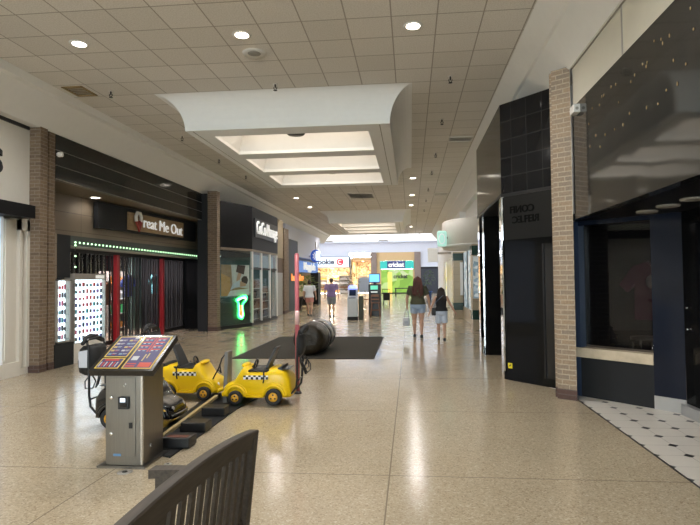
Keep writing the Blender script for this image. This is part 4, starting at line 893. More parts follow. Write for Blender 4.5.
# ------------------------------------------------------------------ middle of the concourse
t = thing('floor_mat', 'large dark flat mat on the polished floor under the wrapped roll', 'mat', (-2.28,13.2,0))
b = MB(); b.box((-3.77,11.1,0),(-.81,15.28,.012)); b.build('pile', M['mat_'], t, True)
b = MB(); 
for a in (((-3.8,11.07),(-.78,11.1)),((-3.8,15.28),(-.78,15.31)),((-3.8,11.07),(-3.77,15.31)),((-.81,11.07),(-.78,15.31))): b.box((*a[0],0),(*a[1],.009))
b.build('edging', M['rubber'], t, True)
t = thing('wrapped_roll', 'big roll wrapped in shiny black plastic with silver tape lying on the mat', 'roll', (-2.25,12.1,.012))
def rollring(y, r, wob, seed):
    rnd = random.Random(seed); ph = [rnd.uniform(0,6) for _ in range(4)]
    x = -2.22+.055*(y-11.35)
    out = []
    for k in range(40):
        a = 2*PI*k/40; q = r*(1+wob*(math.sin(3*a+ph[0])+.7*math.sin(7*a+ph[1])+.5*math.sin(11*a+ph[2])))
        z = .012+.345+q*math.sin(a); out.append((x+q*math.cos(a), y, max(.013, z)))
    return out
b = MB(); prof = [(11.34,.04),(11.32,.19),(11.35,.30),(11.42,.335),(11.6,.345),(11.8,.34),(11.95,.345)]
b.rings([rollring(y, r, .012, i) for i, (y, r) in enumerate(prof)]); lab(b.build('brown_wrap', M['wrap'], t, True), 'mottled brown near end')
b = MB(); prof = [(11.95,.342),(12.2,.348),(12.5,.34),(12.75,.335),(12.85,.31),(12.9,.19),(12.88,.03)]
b.rings([rollring(y, r, .008, 20+i) for i, (y, r) in enumerate(prof)]); b.build('black_wrap', M['wrapb'], t, True)
b = MB(); b.rings([rollring(y, r, .006, 40) for y, r in ((12.28,.348),(12.30,.356),(12.42,.356),(12.44,.346))], cap=False); lab(b.build('tape_band', M['tape'], t, True), 'silver tape band')
b = MB(); b.rings([rollring(y, r, .006, 41) for y, r in ((11.97,.346),(11.99,.354),(12.03,.354),(12.05,.346))], cap=False); lab(b.build('tape_band', M['tape'], t, True), 'silver tape band')

# payment kiosk
k = thing('payment_kiosk', 'stainless steel payment kiosk with slanted black instruction board', 'kiosk', (-2.56,4.78,0))
b = MB(); b.box((-2.731,4.585,.02),(-2.385,4.985,.90), bev=.006); b.build('cabinet', M['steel'], k, True)
b = MB(); b.box((-2.40,4.578,.03),(-2.383,4.6,.89)); lab(b.build('corner_strip', M['steel2'], k, True), 'bright steel corner strip')
b = MB(); b.box((-2.69,4.577,.10),(-2.45,4.586,.80), bev=.003); dr_ = b.build('service_door', M['steel'], k, True)
for z in (.62,.30):
    b = MB(); b.lathe((-2.67,4.575,z), [(.002,-.008),(.016,-.008),(.018,.0)], 16, axis='y'); b.build('lock', M['steel2'], dr_, True)
b = MB(); b.box((-2.60,4.555,.52),(-2.50,4.58,.63), bev=.006); cs = b.build('coin_acceptor', M['black'], k, True)
b = MB(); b.box((-2.575,4.548,.585),(-2.53,4.556,.62)); b.build('display', emis('coin_display',(.8,.9,1),.7), cs, True)
b = MB(); b.box((-2.575,4.545,.54),(-2.515,4.556,.57)); b.build('slot', M['gloss_black'], cs, True)
b = MB(); b.box((-2.505,4.568,.35),(-2.475,4.58,.40), bev=.003); b.build('lock_plate', M['black'], k, True)
b = MB(); b.lathe((-2.55,4.574,.72), [(.002,-.006),(.007,-.006),(.008,.006)], 12, axis='y'); b.lathe((-2.535,4.574,.74), [(.002,-.006),(.006,-.006),(.007,.006)], 12, axis='y'); b.build('screw', M['steel2'], k, True)
b = MB(); b.lathe((-2.378,4.72,.16), [(.002,.006),(.014,.006),(.016,-.006)], 14, axis='x'); b.build('side_lock', M['steel2'], k, True)
b = MB(); b.box((-2.65,4.573,.105),(-2.58,4.582,.125)); b.build('blue_label', mat('label_blue',(.12,.25,.45),.4), k, True)
b = MB(); b.box((-2.80,4.565,0),(-2.35,5.03,.02)); b.build('foot_plate', M['steel'], k, True)
# slanted board
U = Vector((1,0,0)); V_ = Vector((0,.5,.255)).normalized(); W_ = U.cross(V_); O_ = Vector((-2.835,4.49,.872))
def bp_(u, v, w=0): return O_+U*u+V_*v+W_*w
LB = .5613
b = MB(); b.ext([bp_(0,0,-.055),bp_(.585,0,-.055),bp_(.585,LB,-.055),bp_(0,LB,-.055)], W_*.055); bo = b.build('instruction_board', M['gloss_black'], k, True)
b = MB(); b.ext([(-2.62,4.62,.86),(-2.62,4.95,.86),(-2.62,4.95,1.06),(-2.62,4.62,.89)], (.13,0,0)); b.build('board_bracket', M['black'], k, True)
yb = mat('board_yellow',(.55,.38,.06),.4,spec=.25); pb = mat('board_purple',(.030,.022,.10),.4,var=.2,spec=.25); rd = mat('board_red',(.42,.04,.02),.4,spec=.25); bw = mat('board_white',(.4,.4,.42),.4,spec=.25); bg = mat('board_teal',(.12,.22,.3),.4); by = mat('board_olive',(.4,.3,.08),.4)
def rect(bb, u0, v0, u1, v1, e, th=.0015): bb.ext([bp_(u0,v0,e),bp_(u1,v0,e),bp_(u1,v1,e),bp_(u0,v1,e)], W_*th)
def panel(u0, v0, u1, v1, deco):
    b = MB(); rect(b, u0, v0, u1, v1, .001); pn = b.build('printed_panel', yb, bo, True)
    b = MB(); g_ = .012; rect(b, u0+g_, v0+g_, u1-g_, v1-g_, .0028)
    sm = {'p': b}
    def add(m, *r):
        q = sm.setdefault(m, MB()); rect(q, u0+(u1-u0)*r[0], v0+(v1-v0)*r[1], u0+(u1-u0)*r[2], v0+(v1-v0)*r[3], .0046)
    deco(add)
    lst = {'p': pb, 'r': rd, 'w': bw, 'g': bg, 'y': by}
    # one printed face per panel: flat areas of ink
    allb = MB(); mats = [pb, rd, bw, bg, by]; keys = 'prwgy'
    for kk, q in sm.items():
        me = bpy.data.meshes.new('q'); q.bm.to_mesh(me); q.bm.free(); allb.mesh(me, Matrix(), keys.index(kk)); bpy.data.meshes.remove(me)
    o = allb.build('print', mats, bo, True)
rn = random.Random(11)
def d1(add):
    for r_ in range(5):
        for c_ in range(2):
            u = .1+.46*c_; v = .1+.165*r_
            add(rn.choice('wgy'), u, v, u+.14, v+.07); add('w', u+.17, v+.05, u+.34, v+.065); add(rn.choice('wgr'), u+.17, v+.01, u+.30, v+.025)
    add('w', .74, .88, .94, .96)
def d2(add):
    add('r', .2, .72, .8, .86)
    for c_ in range(7): add('wr'[c_%2], .1+.115*c_, .15, .1+.115*c_+.05, .6)
def d3(add):
    for r_ in range(4):
        v = .92-.115*r_
        for c_ in range(2): add('r', .08+.46*c_, v-.015, .40+.46*c_, v+.012); add('w', .12+.46*c_, v-.05, .2+.46*c_, v-.03); add('g', .28+.46*c_, v-.055, .36+.46*c_, v-.025)
    add('r', .44, .5, .48, .95); add('r', .53, .5, .57, .95)
    add('w', .12, .24, .34, .36); add('y', .5, .22, .54, .42); add('y', .6, .3, .64, .45); add('r', .5, .04, .92, .17); add('r', .08, .05, .4, .08); add('r', .08, .12, .4, .15)
panel(.035, .20, .255, .535, d1); panel(.035, .03, .255, .185, d2); panel(.285, .03, .555, .535, d3)

for x, y, r, s in ((-2.49,4.48,.062,'in front of the steel kiosk'),(-2.205,4.70,.035,'beside the right corner of the steel kiosk')):
    t = thing('floor_cover', 'round metal floor cover '+s, 'floor cover', (x,y,0)); b = MB(); b.lathe((0,0,0), [(.002,.004),(r,.004),(r*1.05,.0)], 24); b.build('lid', M['ventg'], t); b = MB(); b.lathe((0,0,.004), [(r*.3,0),(r*.36,.001),(r*.36,0)], 16); b.build('plug', M['darkgrey'], t)

# stroller dock
dk = thing('stroller_dock', 'long black stroller dock track with brass guide rail behind the kiosk', 'dock', (-2.5,6,0))
b = MB(); b.prism([(-2.72,5.06),(-2.26,4.86),(-2.235,6.75),(-2.12,7.6),(-2.9,7.6)], 0, .014); b.build('base_plate', M['darkgrey'], dk, True)
for y, x0 in ((5.2,-2.48),(5.74,-2.53),(6.42,-2.56)):
    b = MB(); b.box((x0+.012,y-.10,.014),(x0+.30,y+.10,.115), bev=.012); b.build('sleeper', M['black'], dk, True)
b = MB(); b.ext([(-2.507,5.12,.085),(-2.467,5.12,.085),(-2.467,5.12,.119),(-2.507,5.12,.119)], (-.125,1.9,0)); lab(b.build('guide_rail', M['brass'], dk, True), 'brass coloured guide rail')
b = MB(); b.ext([(-2.53,7.02,.014),(-2.47,7.02,.014),(-2.46,7.02,.69),(-2.50,7.02,.69)], (0,.18,0)); b.build('upright_plate', mat('plate_grey',(.2,.2,.2),.35,.4), dk, True)
b = MB(); b.tube([(-2.86,7.28,.10),(-2.70,7.18,.35),(-2.62,7.12,.46),(-2.56,7.08,.60),(-2.485,7.06,.685)], .010, 6); b.tube([(-2.60,7.11,.50),(-2.58,7.10,.40),(-2.62,7.12,.43)], .010, 6); b.build('pull_strap', M['black'], dk, True)
b = MB(); b.box((-2.42,5.12,.115),(-2.21,5.20,.117)); b.build('edge_mark', mat('tread_red',(.16,.05,.03),.6), dk, True)

# car strollers
def stroller(label, loc, rz, body, black=False):
    t = thing('car_stroller', label, 'stroller', loc, rz, 'car strollers at the dock')
    # body: rings of a rounded car section along its length (x: nose 0 -> tail .92)
    S = [(0,.11,.15,.12),(.01,.085,.21,.185),(.05,.08,.26,.21),(.11,.08,.285,.225),(.16,.08,.31,.232),(.20,.08,.37,.235),(.25,.08,.455,.235),(.29,.08,.495,.235),(.335,.08,.485,.235),(.36,.08,.445,.238),(.45,.08,.43,.24),(.60,.08,.435,.24),(.64,.08,.475,.238),(.70,.08,.475,.234),(.79,.08,.455,.228),(.85,.08,.42,.22),(.895,.085,.36,.205),(.915,.10,.28,.18),(.92,.13,.22,.12)]
    rs = []
    for x, z0, z1, w_ in S:
        ring = []; hz = (z1-z0)/2; cz = (z0+z1)/2; e = 5.0
        for q in range(28):
            a = 2*PI*q/28; cx, cs_ = math.cos(a), math.sin(a)
            ring.append((x, w_*math.copysign(abs(cx)**(2/e), cx), cz+hz*math.copysign(abs(cs_)**(2/e), cs_)))
        rs.append(ring)
    b = MB(); b.rings(rs)
    for s in (-1, 1):      # flared fenders over each wheel
        for wx, wr in ((.19,.12),(.70,.135)):
            for r_, tk, dy in ((wr+.005,.02,-.002),(wr+.032,.018,-.014)):
                b.tube([(wx+r_*math.cos(a), s*(.238+dy), .115+r_*math.sin(a)) for a in [PI*.0+PI*j/14 for j in range(15)]], tk, 8)
        b.tube([(.33,s*.232,.115),(.56,s*.232,.115)], .022, 8)
    b.tube([(.02,-.20,.125),(-.012,-.12,.125),(-.02,0,.125),(-.012,.12,.125),(.02,.20,.125)], .026, 8); b.ell((.27,0,.49), (.05,.15,.03), 14)
    b.build('body', body, t)
    b = MB(); b.box((.37,-.18,.405),(.62,.18,.445), bev=.012); b.tube([(.36,-.20,.435),(.36,.20,.435),(.63,.20,.44),(.63,-.20,.44)], .014, 8, closed=True); b.build('cockpit', M['black'], t)
    b = MB(); rs = []
    for i in range(7):
        u = i/6; x = .57+.10*u+.03*u*u; z = .42+.31*u; w_ = .13-.03*u*u
        rs.append([(x-.018,-w_,z),(x+.018,-w_,z+.008),(x+.018,w_,z+.008),(x-.018,w_,z)])
    b.rings(rs, smooth=False); b.build('seat_back', M['black'], t)
    b = MB(); c_ = Vector((.40,0,.50)); b.tube([c_+Vector((.03*math.sin(a)*.6,.07*math.cos(a),.07*math.sin(a)*.9)) for a in [2*PI*j/16 for j in range(16)]], .012, 8, closed=True); b.tube([c_,(.34,0,.45)], .014, 8); b.build('steering_wheel', M['black'], t)
    if not black:
        for s in (-1, 1):
            b = MB(); b.box((.30,s*.225,.335),(.63,s*.2475,.385)); lab(b.build('checker_stripe', M['checker'], t), 'black and white checked stripe')
    else:
        for s in (-1, 1):
            b = MB(); y = s*.243
            b.ext([(.05,y,.20),(.12,y,.235),(.20,y,.23),(.14,y,.205),(.22,y,.205),(.1,y,.185)], (0,s*.006,0)); b.ext([(.24,y,.25),(.32,y,.275),(.40,y,.25),(.32,y,.245)], (0,s*.006,0)); lab(b.build('flame_mark', mat('flame_yellow',(.6,.36,.03),.4), t), 'yellow flame marking')
    for s in (-1, 1):
        for wx, wr in ((.19,.095),(.70,.11)):
            b = MB(); b.lathe((wx, s*.235, wr), [(wr*.45,-s*.035),(wr*.9,-s*.035),(wr,-s*.015),(wr,s*.025),(wr*.9,s*.042),(wr*.60,s*.044),(wr*.56,s*.034)], 26, axis='y'); wt = b.build('wheel', M['rubber'], t)
            b = MB(); b.lathe((wx, s*.235, wr), [(.002,s*.040),(wr*.3,s*.040),(wr*.56,s*.035),(wr*.56,s*.0)], 18, axis='y'); b.build('hub', M['orangehub'], wt)
            b = MB(); 
            for j in range(3):
                a = PI/2+2*PI*j/3; b.ell((wx+wr*.28*math.cos(a), s*.276, wr+wr*.28*math.sin(a)), (.012,.004,.012), 8)
            b.build('hub_mark', M['black'], wt)
    for s in (-1, 1):
        b = MB(); b.ell((.03,s*.14,.20), (.025,.035,.03), 12); b.build('headlamp', M['cream2'] if not black else M['ventg'], t)
    b = MB(); b.box((.76,-.16,.452),(.88,.16,.458)); b.ext([(.74,-.17,.47),(.80,-.17,.49),(.80,-.17,.44),(.74,-.17,.44)], (0,.34,0)); b.build('rear_tray', M['black'], t)
    for s in (-1, 1):
        b = MB(); b.tube([(.57,s*.20,.47),(.575,s*.25,.44),(.575,s*.252,.34),(.565,s*.252,.29)], .009, 6); b.build('safety_belt', M['black'], t)
    b = MB()
    for s in (-1,1): b.tube([(.84,s*.13,.16),(.92,s*.15,.14),(.985,s*.16,.22),(1.0,s*.165,.35),(1.005,s*.165,.86),(1.03,s*.165,.95)], .014, 8)
    b.tube([(1.03,-.165,.95),(1.05,-.12,.975),(1.05,.12,.975),(1.03,.165,.95)], .016, 8); b.tube([(1.005,-.165,.62),(1.005,.165,.62)], .010, 8); b.tube([(.995,-.165,.30),(.995,.165,.30)], .010, 8); b.build('push_frame', M['blackmetal'], t)
    b = MB(); b.tube([(1.06,-.20,.93),(1.08,-.10,.985),(1.09,.0,1.0),(1.08,.10,.985),(1.06,.20,.93)], [.02,.03,.034,.03,.02], 10); b.build('handle_grip', M['rubber'], t)
    b = MB(); rs = []
    for z, x0, x1, w_ in (((.56,1.0,1.10,.10),(.60,.985,1.14,.15),(.72,.985,1.15,.165),(.86,.985,1.13,.16),(.90,1.0,1.10,.14)) if black else ((.62,1.0,1.03,.10),(.66,.99,1.05,.13),(.74,.985,1.07,.15),(.86,.985,1.06,.15),(.90,1.0,1.04,.13))):
        rs.append([(x0,-w_,z),((x0+x1)/2,-w_*1.05,z),(x1,-w_*.9,z),(x1,w_*.9,z),((x0+x1)/2,w_*1.05,z),(x0,w_,z)])
    b.rings(rs); bag = b.build('storage_bag', M['rubber'], t)
    for s in ((-1, 1) if black else ()):
        b = MB(); b.ext([(1.02,s*.172,.66),(1.12,s*.168,.66),(1.13,s*.166,.84),(1.02,s*.168,.86)], (0,s*.006,0)); lab(b.build('bag_panel', mat('bag_silver',(.50,.52,.58),.5), bag), 'pale grey bag panel')
    b = MB() if black else None
    if black: b.ext([(1.152,-.11,.66),(1.152,.11,.66),(1.136,.11,.84),(1.136,-.11,.84)], (.006,0,0))
    if black: lab(b.build('bag_panel', mat('bag_silver2',(.50,.52,.58),.5), bag), 'pale grey bag panel')
    b = MB()
    for s in (-1,1):
      for g_ in ((0,) if black else (0,.04,.08)): b.tube([(v[0]+g_*.6, v[1]+s*g_*.4, v[2]-g_+(.0 if black else .06)) for v in [(1.02,s*.12,.57),(1.06,s*.15,.50),(1.07,s*.13,.42),(1.04,s*.03,.40),(1.01,s*.02,.48),(1.02,s*.07,.56)]], .008, 6, closed=True)
    b.build('strap_loop', M['black'], bag)
    return t
stroller('yellow taxi car stroller with checked stripe, nose to the left, beside the red pole', (-2.50,7.12,.02), 0, M['yellow'])
stroller('yellow taxi car stroller with checked stripe, nose to the right, behind the kiosk', (-2.64,7.36,.02), PI, M['yellow'])
stroller('black car stroller with yellow flame marking mostly hidden behind the steel kiosk', (-2.66,5.98,.016), PI, M['gloss_black'], True)
t = thing('red_pole', 'thin rosy red upright pole beside the yellow taxi stroller', 'pole', (-1.66,7.72,0))
b = MB(); b.cyl((0,0,.02),(0,0,2.02),.032,seg=14); b.ell((0,0,2.02),(.032,.032,.02),12); b.build('shaft', M['rose'], t)
b = MB(); b.lathe((0,0,0), [(.002,.0),(.06,.0),(.06,.015),(.045,.03),(.034,.04)], 18); b.build('base', M['black'], t)
b = MB(); b.cyl((0,0,1.0),(0,0,1.2),.0325,seg=14); b.build('sleeve', mat('pale_rose',(.7,.45,.45),.3), t)

# terminal, tall machine and wooden chair
t = thing('self_service_terminal', 'white self service terminal with blue lit top and dark base', 'terminal', (-2.37,21.65,0))
b = MB(); b.box((-.20,-.16,0),(.22,.26,.14)); b.build('base', M['darkgrey'], t)
b = MB(); b.ext([(-.19,-.13,.14),(-.19,.24,.14),(-.19,.24,1.25),(-.19,.10,1.25),(-.19,-.02,.95),(-.19,-.18,.88),(-.19,-.18,.80)], (.40,0,0)); b.build('cabinet', mat('terminal_white',(.55,.58,.62),.35), t)
b = MB(); b.ext([(-.13,-.005,.98),(.14,-.005,.98),(.14,.088,1.22),(-.13,.088,1.22)], (0,-.012,.004)); b.build('screen', mat('screen_dark',(.02,.03,.06),.1), t)
b = MB(); b.lathe((.0,.12,1.25), [(.19,0),(.19,.05),(.15,.14),(.02,.17)], 22); lab(b.build('lit_top', emis('terminal_blue',(.30,.38,1),1.3), t), 'blue lit top')
b = MB(); b.box((-.14,-.17,.885),(.15,-.06,.91)); b.build('keypad_shelf', M['black'], t)
b = MB(); b.ext([(-.09,-.145,.42),(.11,-.145,.42),(.11,-.16,.62),(-.09,-.16,.62)], (0,-.006,0)); b.build('logo_panel', mat('logo_grey',(.2,.25,.32),.4), t)
b = MB(); b.box((.24,-.1,0),(.42,.3,.95)); o = tag(b.build('dark_bin', mat('bin_olive',(.05,.06,.035),.5)), 'dark olive bin standing against the white terminal', 'bin'); o.location = (-2.37,21.9,0)
t = thing('tall_machine', 'tall black machine with blue screen on top and green lit panel', 'machine', (-1.62,24.1,0))
b = MB(); b.box((-.27,-.2,0),(.27,.3,1.42), bev=.02); b.build('cabinet', M['black'], t)
b = MB(); b.box((-.26,-.05,1.48),(.24,.1,1.9), bev=.02); b.cyl((0,.03,1.4),(0,.03,1.5),.05); tv = b.build('monitor', M['black'], t)
b = MB(); b.box((-.23,-.06,1.52),(.21,-.05,1.86)); b.build('monitor_screen', emis('tv_blue',(.12,.42,1),1.5), tv)
b = MB(); b.box((-.18,-.21,1.18),(.15,-.2,1.36)); lab(b.build('green_panel', emis('panel_green',(.12,.6,.4),.8), t), 'green lit panel')
b = MB(); b.box((-.16,-.21,1.04),(.13,-.2,1.10)); b.build('white_label', M['letterw'], t)
b = MB(); b.box((-.2,-.32,.86),(.2,-.2,.92)); b.build('counter', M['darkgrey'], t)
ch = thing('wooden_high_chair', 'brown wooden high chair in front of the tall black machine', 'chair', (-1.55,23.3,0))
wd = wood_mat('reddish_wood', (.16,.06,.03), (.28,.12,.06), .45)
for sx in (-1,1):
    for sy in (-1,1):
        b = MB(); b.cyl((.15*sx,.14*sy,.62),(.21*sx,.20*sy,0),.018,seg=8); b.build('leg', wd, ch)
b = MB(); b.box((-.19,-.17,.6),(.19,.17,.64), bev=.008); b.build('seat', wd, ch)
b = MB(); b.box((-.19,-.16,.64),(-.16,-.13,.98)); b.box((.16,-.16,.64),(.19,-.13,.98)); b.box((-.19,-.16,.88),(.19,-.13,.98)); b.box((-.19,-.16,.74),(.19,-.13,.8)); b.build('backrest', wd, ch)
b = MB(); b.cyl((-.18,-.17,.3),(.18,-.17,.3),.012,seg=8); b.cyl((-.18,.17,.3),(.18,.17,.3),.012,seg=8); b.build('stretcher', wd, ch)
tb = thing('small_table', 'small wooden table between the white terminal and the tall machine', 'table', (-2.0,24.6,0))
b = MB(); b.box((-.3,-.3,.70),(.22,.3,.74)); b.build('tabletop', wd, tb)
for sx,sy in ((-.26,-.26),(.18,-.26),(-.26,.26),(.18,.26)): b = MB(); b.box((sx-.02,sy-.02,0),(sx+.02,sy+.02,.70)); b.build('leg', wd, tb)
t = thing('hand_cart', 'dark cart with wheels to the right of the tall machine', 'cart', (-1.55,34,0))
b = MB(); b.box((-.2,-.3,.3),(.22,.3,.78), bev=.03); b.build('bin_body', M['darkgrey'], t)
b = MB(); b.tube([(-.2,-.3,.75),(-.25,-.38,1.0),(.25,-.38,1.0),(.22,-.3,.75)], .02, 8); b.build('handle', M['blackmetal'], t)
for sx in (-1,1):
    for sy in (-1,1):
        b = MB(); b.cyl((.19*sx-.02,.24*sy,.08),(.19*sx+.02,.24*sy,.08),.08,seg=16); b.build('wheel', M['rubber'], t)
b = MB()
for sx in (-1,1):
    for sy in (-1,1): b.cyl((.19*sx,.24*sy,.08),(.17*sx,.24*sy,.31),.015,seg=8)
b.build('leg_frame', M['blackmetal'], t)
t = thing('standing_sign', 'pale blue standing sign between the dark tree and the tall machine', 'sign', (-2.65,31,0))
b = MB(); b.box((-.35,-.02,.9),(.3,.02,1.75)); b.build('sign_face', mat('pale_blue_sign',(.45,.55,.75),.4), t); b = MB(); b.cyl((0,0,.02),(0,0,1.0),.03,seg=10); b.lathe((0,0,0), [(.02,.03),(.22,.02),(.22,0)], 18); b.build('stand', M['ventg'], t)

# ------------------------------------------------------------------ bench
bn = thing('wooden_bench', 'dark wooden slatted bench with arched back in the near corner', 'bench', (-.812,1.9,0), -.06)
NB = 24; HB = .69
def back_x(z): return -.055*(.92-z)/.45 if z > .42 else -.061
def ztop(y): return .974-.055*(y/HB)**2
def zlow(y): return ztop(y)-.085
b = MB(); rs = []
for i in range(NB+1):
    y = HB-2*HB*i/NB; zt, zl = ztop(y), zlow(y); xt, xl = back_x(zt), back_x(zl)
    rs.append([(xl-.018,y,zl),(xl+.018,y,zl),(xt+.020,y,zt-.006),(xt+.015,y,zt),(xt-.026,y,zt),(xt-.028,y,zt-.006)])
b.rings(rs, smooth=False); b.build('top_rail', M['bench'], bn)
for y in (HB-.04, -HB+.04):
    b = MB(); b.ext([(-.11,y-.028,0),(-.05,y-.028,0),(-.03,y-.028,.42),(back_x(.90)+.024,y-.028,.90),(back_x(.90)-.026,y-.028,.90),(-.095,y-.028,.42)], (0,.056,0)); b.build('back_post', M['bench'], bn)
b = MB(); b.box((back_x(.46)-.02,-HB+.06,.44),(back_x(.46)+.018,HB-.06,.51)); b.build('lower_rail', M['bench'], bn)
ns = 16
for i in range(ns):
    y = HB-.115-(2*HB-.23)*i/(ns-1); zt = zlow(y)+.01
    b = MB(); b.ext([(back_x(.49)-.005,y-.019,.49),(back_x(.49)+.009,y-.019,.49),(back_x(zt)+.009,y-.019,zt),(back_x(zt)-.005,y-.019,zt)], (0,.038,0)); b.build('back_slat', M['bench'], bn)
for y in (HB-.04, -HB+.04):
    b = MB(); rs = []
    for x, z, hw, th in ((-.03,.735,.024,.035),(-.2,.735,.028,.036),(-.40,.732,.034,.038),(-.52,.725,.036,.042)): rs.append([(x,y-hw,z-th),(x,y+hw,z-th),(x,y+hw,z),(x,y-hw,z)])
    b.rings(rs, smooth=False); b.build('armrest', M['bench'], bn)
    b = MB(); rs = []
    for z, x, wx in ((0,-.46,.03),(.40,-.46,.03),(.48,-.475,.035),(.57,-.46,.03),(.695,-.44,.05)): rs.append([(x-wx,y-.025,z),(x+wx,y-.025,z),(x+wx,y+.025,z),(x-wx,y+.025,z)])
    b.rings(rs, smooth=False); b.build('front_leg', M['bench'], bn)
    b = MB(); b.box((-.47,y-.02,.34),(-.08,y+.02,.41)); b.build('side_rail', M['bench'], bn)
for i in range(5):
    x = -.49+.085*i; b = MB(); b.box((x,-HB+.0,.41),(x+.07,HB,.435)); b.build('seat_slat', M['bench'], bn)
# ------------------------------------------------------------------ people
def mix3(a, b, t): return tuple(a[i]+(b[i]-a[i])*t for i in range(3))
def person(label, loc, rz, Ht, skin, shirt, pants, shoe, hairm, build=1.0, hips=1.0, armL=None, armR=None, stride=.12, long_hair=True, sleeve='short', short_len=.60, flare=1.0, hem=.93):
    """front of the body is +y (walks away from the viewer); unit height 1.70 scaled"""
    k = Ht/1.70
    t = thing('person', label, 'person', loc, rz)
    P = lambda x, y, z: Vector((x*k, y*k, z*k))
    hw = .088*hips
    hipL, hipR = P(-hw,0,.90), P(hw,0,.90)
    kneeL, kneeR = P(-hw*1.0,.05+stride*.35,.49), P(hw*1.0,.05-stride*.35,.49)
    ankL, ankR = P(-hw*.95,stride*.8,.085), P(hw*.95,-stride*.8,.085)
    shL, shR = P(-.175*build,-.01,1.40), P(.175*build,-.01,1.40)
    armL = armL or ((-.25,-.03,1.13),(-.27,.05,.90)); armR = armR or ((.25,-.03,1.13),(.27,.05,.90))
    eL, wL = P(*armL[0]), P(*armL[1]); eR, wR = P(*armR[0]), P(*armR[1])
    b = MB(); T = .155*build; Hp = .172*hips
    TR = [(.80,Hp*.70,.105*hips),(.86,Hp*.98,.125*hips),(.94,Hp,.128*hips),(1.02,T*.95+.01,.112*build),(1.10,T*.92,.104*build),(1.20,T*1.02,.113*build),(1.30,T*1.12,.115*build),(1.38,T*1.12,.098*build),(1.43,T*.85,.075),(1.465,.068,.06),(1.52,.054,.056)]
    def ell_ring(z, rx, ry, n=26, cy=0): return [P(rx*math.cos(2*PI*q/n), cy+ry*math.sin(2*PI*q/n), z) for q in range(n)]
    b.rings([ell_ring(z, rx*.94, ry*.94) for z, rx, ry in TR])
    b.tube([P(0,-.005,1.42), P(0,.01,1.50), P(0,.015,1.57)], [.058*k,.050*k,.05*k], 14)
    b.ell(P(0,.015,1.605), (.074*k,.092*k,.108*k), 20); b.ell(P(0,.045,1.555), (.055*k,.06*k,.06*k), 16)
    b.tube([P(0,.095,1.60),P(0,.118,1.575),P(0,.10,1.565)], [.010*k,.016*k,.012*k], 8)          # nose
    for s in (-1,1):
        b.ell(P(s*.076,.01,1.595), (.012*k,.022*k,.032*k), 10)                                   # ears
        b.ell(P(s*.03,.098,1.612), (.014*k,.008*k,.008*k), 8)                                    # eyes
    b.tube([P(-.025,.098,1.538),P(0,.106,1.54),P(.025,.098,1.538)], .008*k, 6)                    # mouth
    for hp, kn, an in ((hipL,kneeL,ankL),(hipR,kneeR,ankR)):
        q = .9+.25*(hips-1)
        b.tube([hp, hp.lerp(kn,.35), hp.lerp(kn,.8), kn, kn.lerp(an,.28)+P(0,-.018,0), kn.lerp(an,.7), an, an-P(0,0,.05)], [.098*k*hips,.088*k*hips,.066*k*hips,.056*k*q*1.1,.060*k*q*1.1,.044*k*q,.037*k*q,.036*k], 14)
        b.ell(an+P(0,.055,-.048), (.040*k,.115*k,.034*k), 14)
    for sh, el, wr, s in ((shL,eL,wL,-1),(shR,eR,wR,1)):
        b.tube([sh+P(-s*.05,0,-.01), sh, sh.lerp(el,.4), el, el.lerp(wr,.3), wr], [.05*k,.056*k*build,.047*k*build,.038*k*build,.038*k*build,.025*k], 12)
        d = (wr-el).normalized(); f = P(0,1,0).normalized(); side = d.cross(f).normalized()
        pc = wr+d*.045*k
        b.tube([wr, wr+d*.03*k, wr+d*.085*k], [.024*k,.034*k,.030*k], 10)
        for j, (o_, L) in enumerate(((.030,.062),(.010,.072),(-.010,.068),(-.028,.052))):
            base = wr+d*.075*k+f*o_*k; b.tube([base, base+d*L*.5*k+side*s*.004*k, base+d*L*.85*k-side*s*.018*k, base+d*L*k-side*s*.034*k], [.0105*k,.0098*k,.009*k,.008*k], 7)
        base = wr+d*.03*k+f*.026*k; b.tube([base, base+d*.03*k+f*.03*k, base+d*.062*k+f*.036*k], [.013*k,.011*k,.009*k], 7)
    body = fuse(b.build('body', skin, t), .0085*k, 3)
    # shirt: torso shell and sleeves, one garment
    b = MB(); e = .016; z0 = hem
    tr = [q for q in TR if q[0] > z0+.02 and q[0] < 1.44]
    def interp(z):
        for q0, q1 in zip(TR, TR[1:]):
            if q0[0] <= z <= q1[0]:
                u = (z-q0[0])/(q1[0]-q0[0]); return (z, q0[1]+(q1[1]-q0[1])*u, q0[2]+(q1[2]-q0[2])*u)
        return TR[0]
    prof = [interp(z0)]+tr
    RR = [ell_ring(z, rx+e+(.012*flare if i < 2 else 0), ry+e+(.012*flare if i < 2 else 0), cy=-.004) for i, (z, rx, ry) in enumerate(prof)]
    RR.append(ell_ring(1.455, .095, .075)); b.rings(RR)
    if sleeve:
        for sh, el, s in ((shL,eL,-1),(shR,eR,1)):
            fr_ = .72 if sleeve == 'short' else .2
            b.tube([sh+P(-s*.07,0,-.01), sh+P(0,0,.004), sh.lerp(el,fr_*.5), sh.lerp(el,fr_)], [.066*k,.072*k*build,.066*k*build,.068*k*build], 14)
    fuse(b.build('shirt', shirt, t), .011*k, 2)
    # shorts
    b = MB(); zs_ = short_len
    b.rings([ell_ring(.79, Hp*.55, .105*hips), ell_ring(.85, Hp*1.0+.012, .128*hips+.012), ell_ring(.93, Hp+.014, .13*hips+.014), ell_ring(1.0, T*.98+.02, .118*build+.01)])
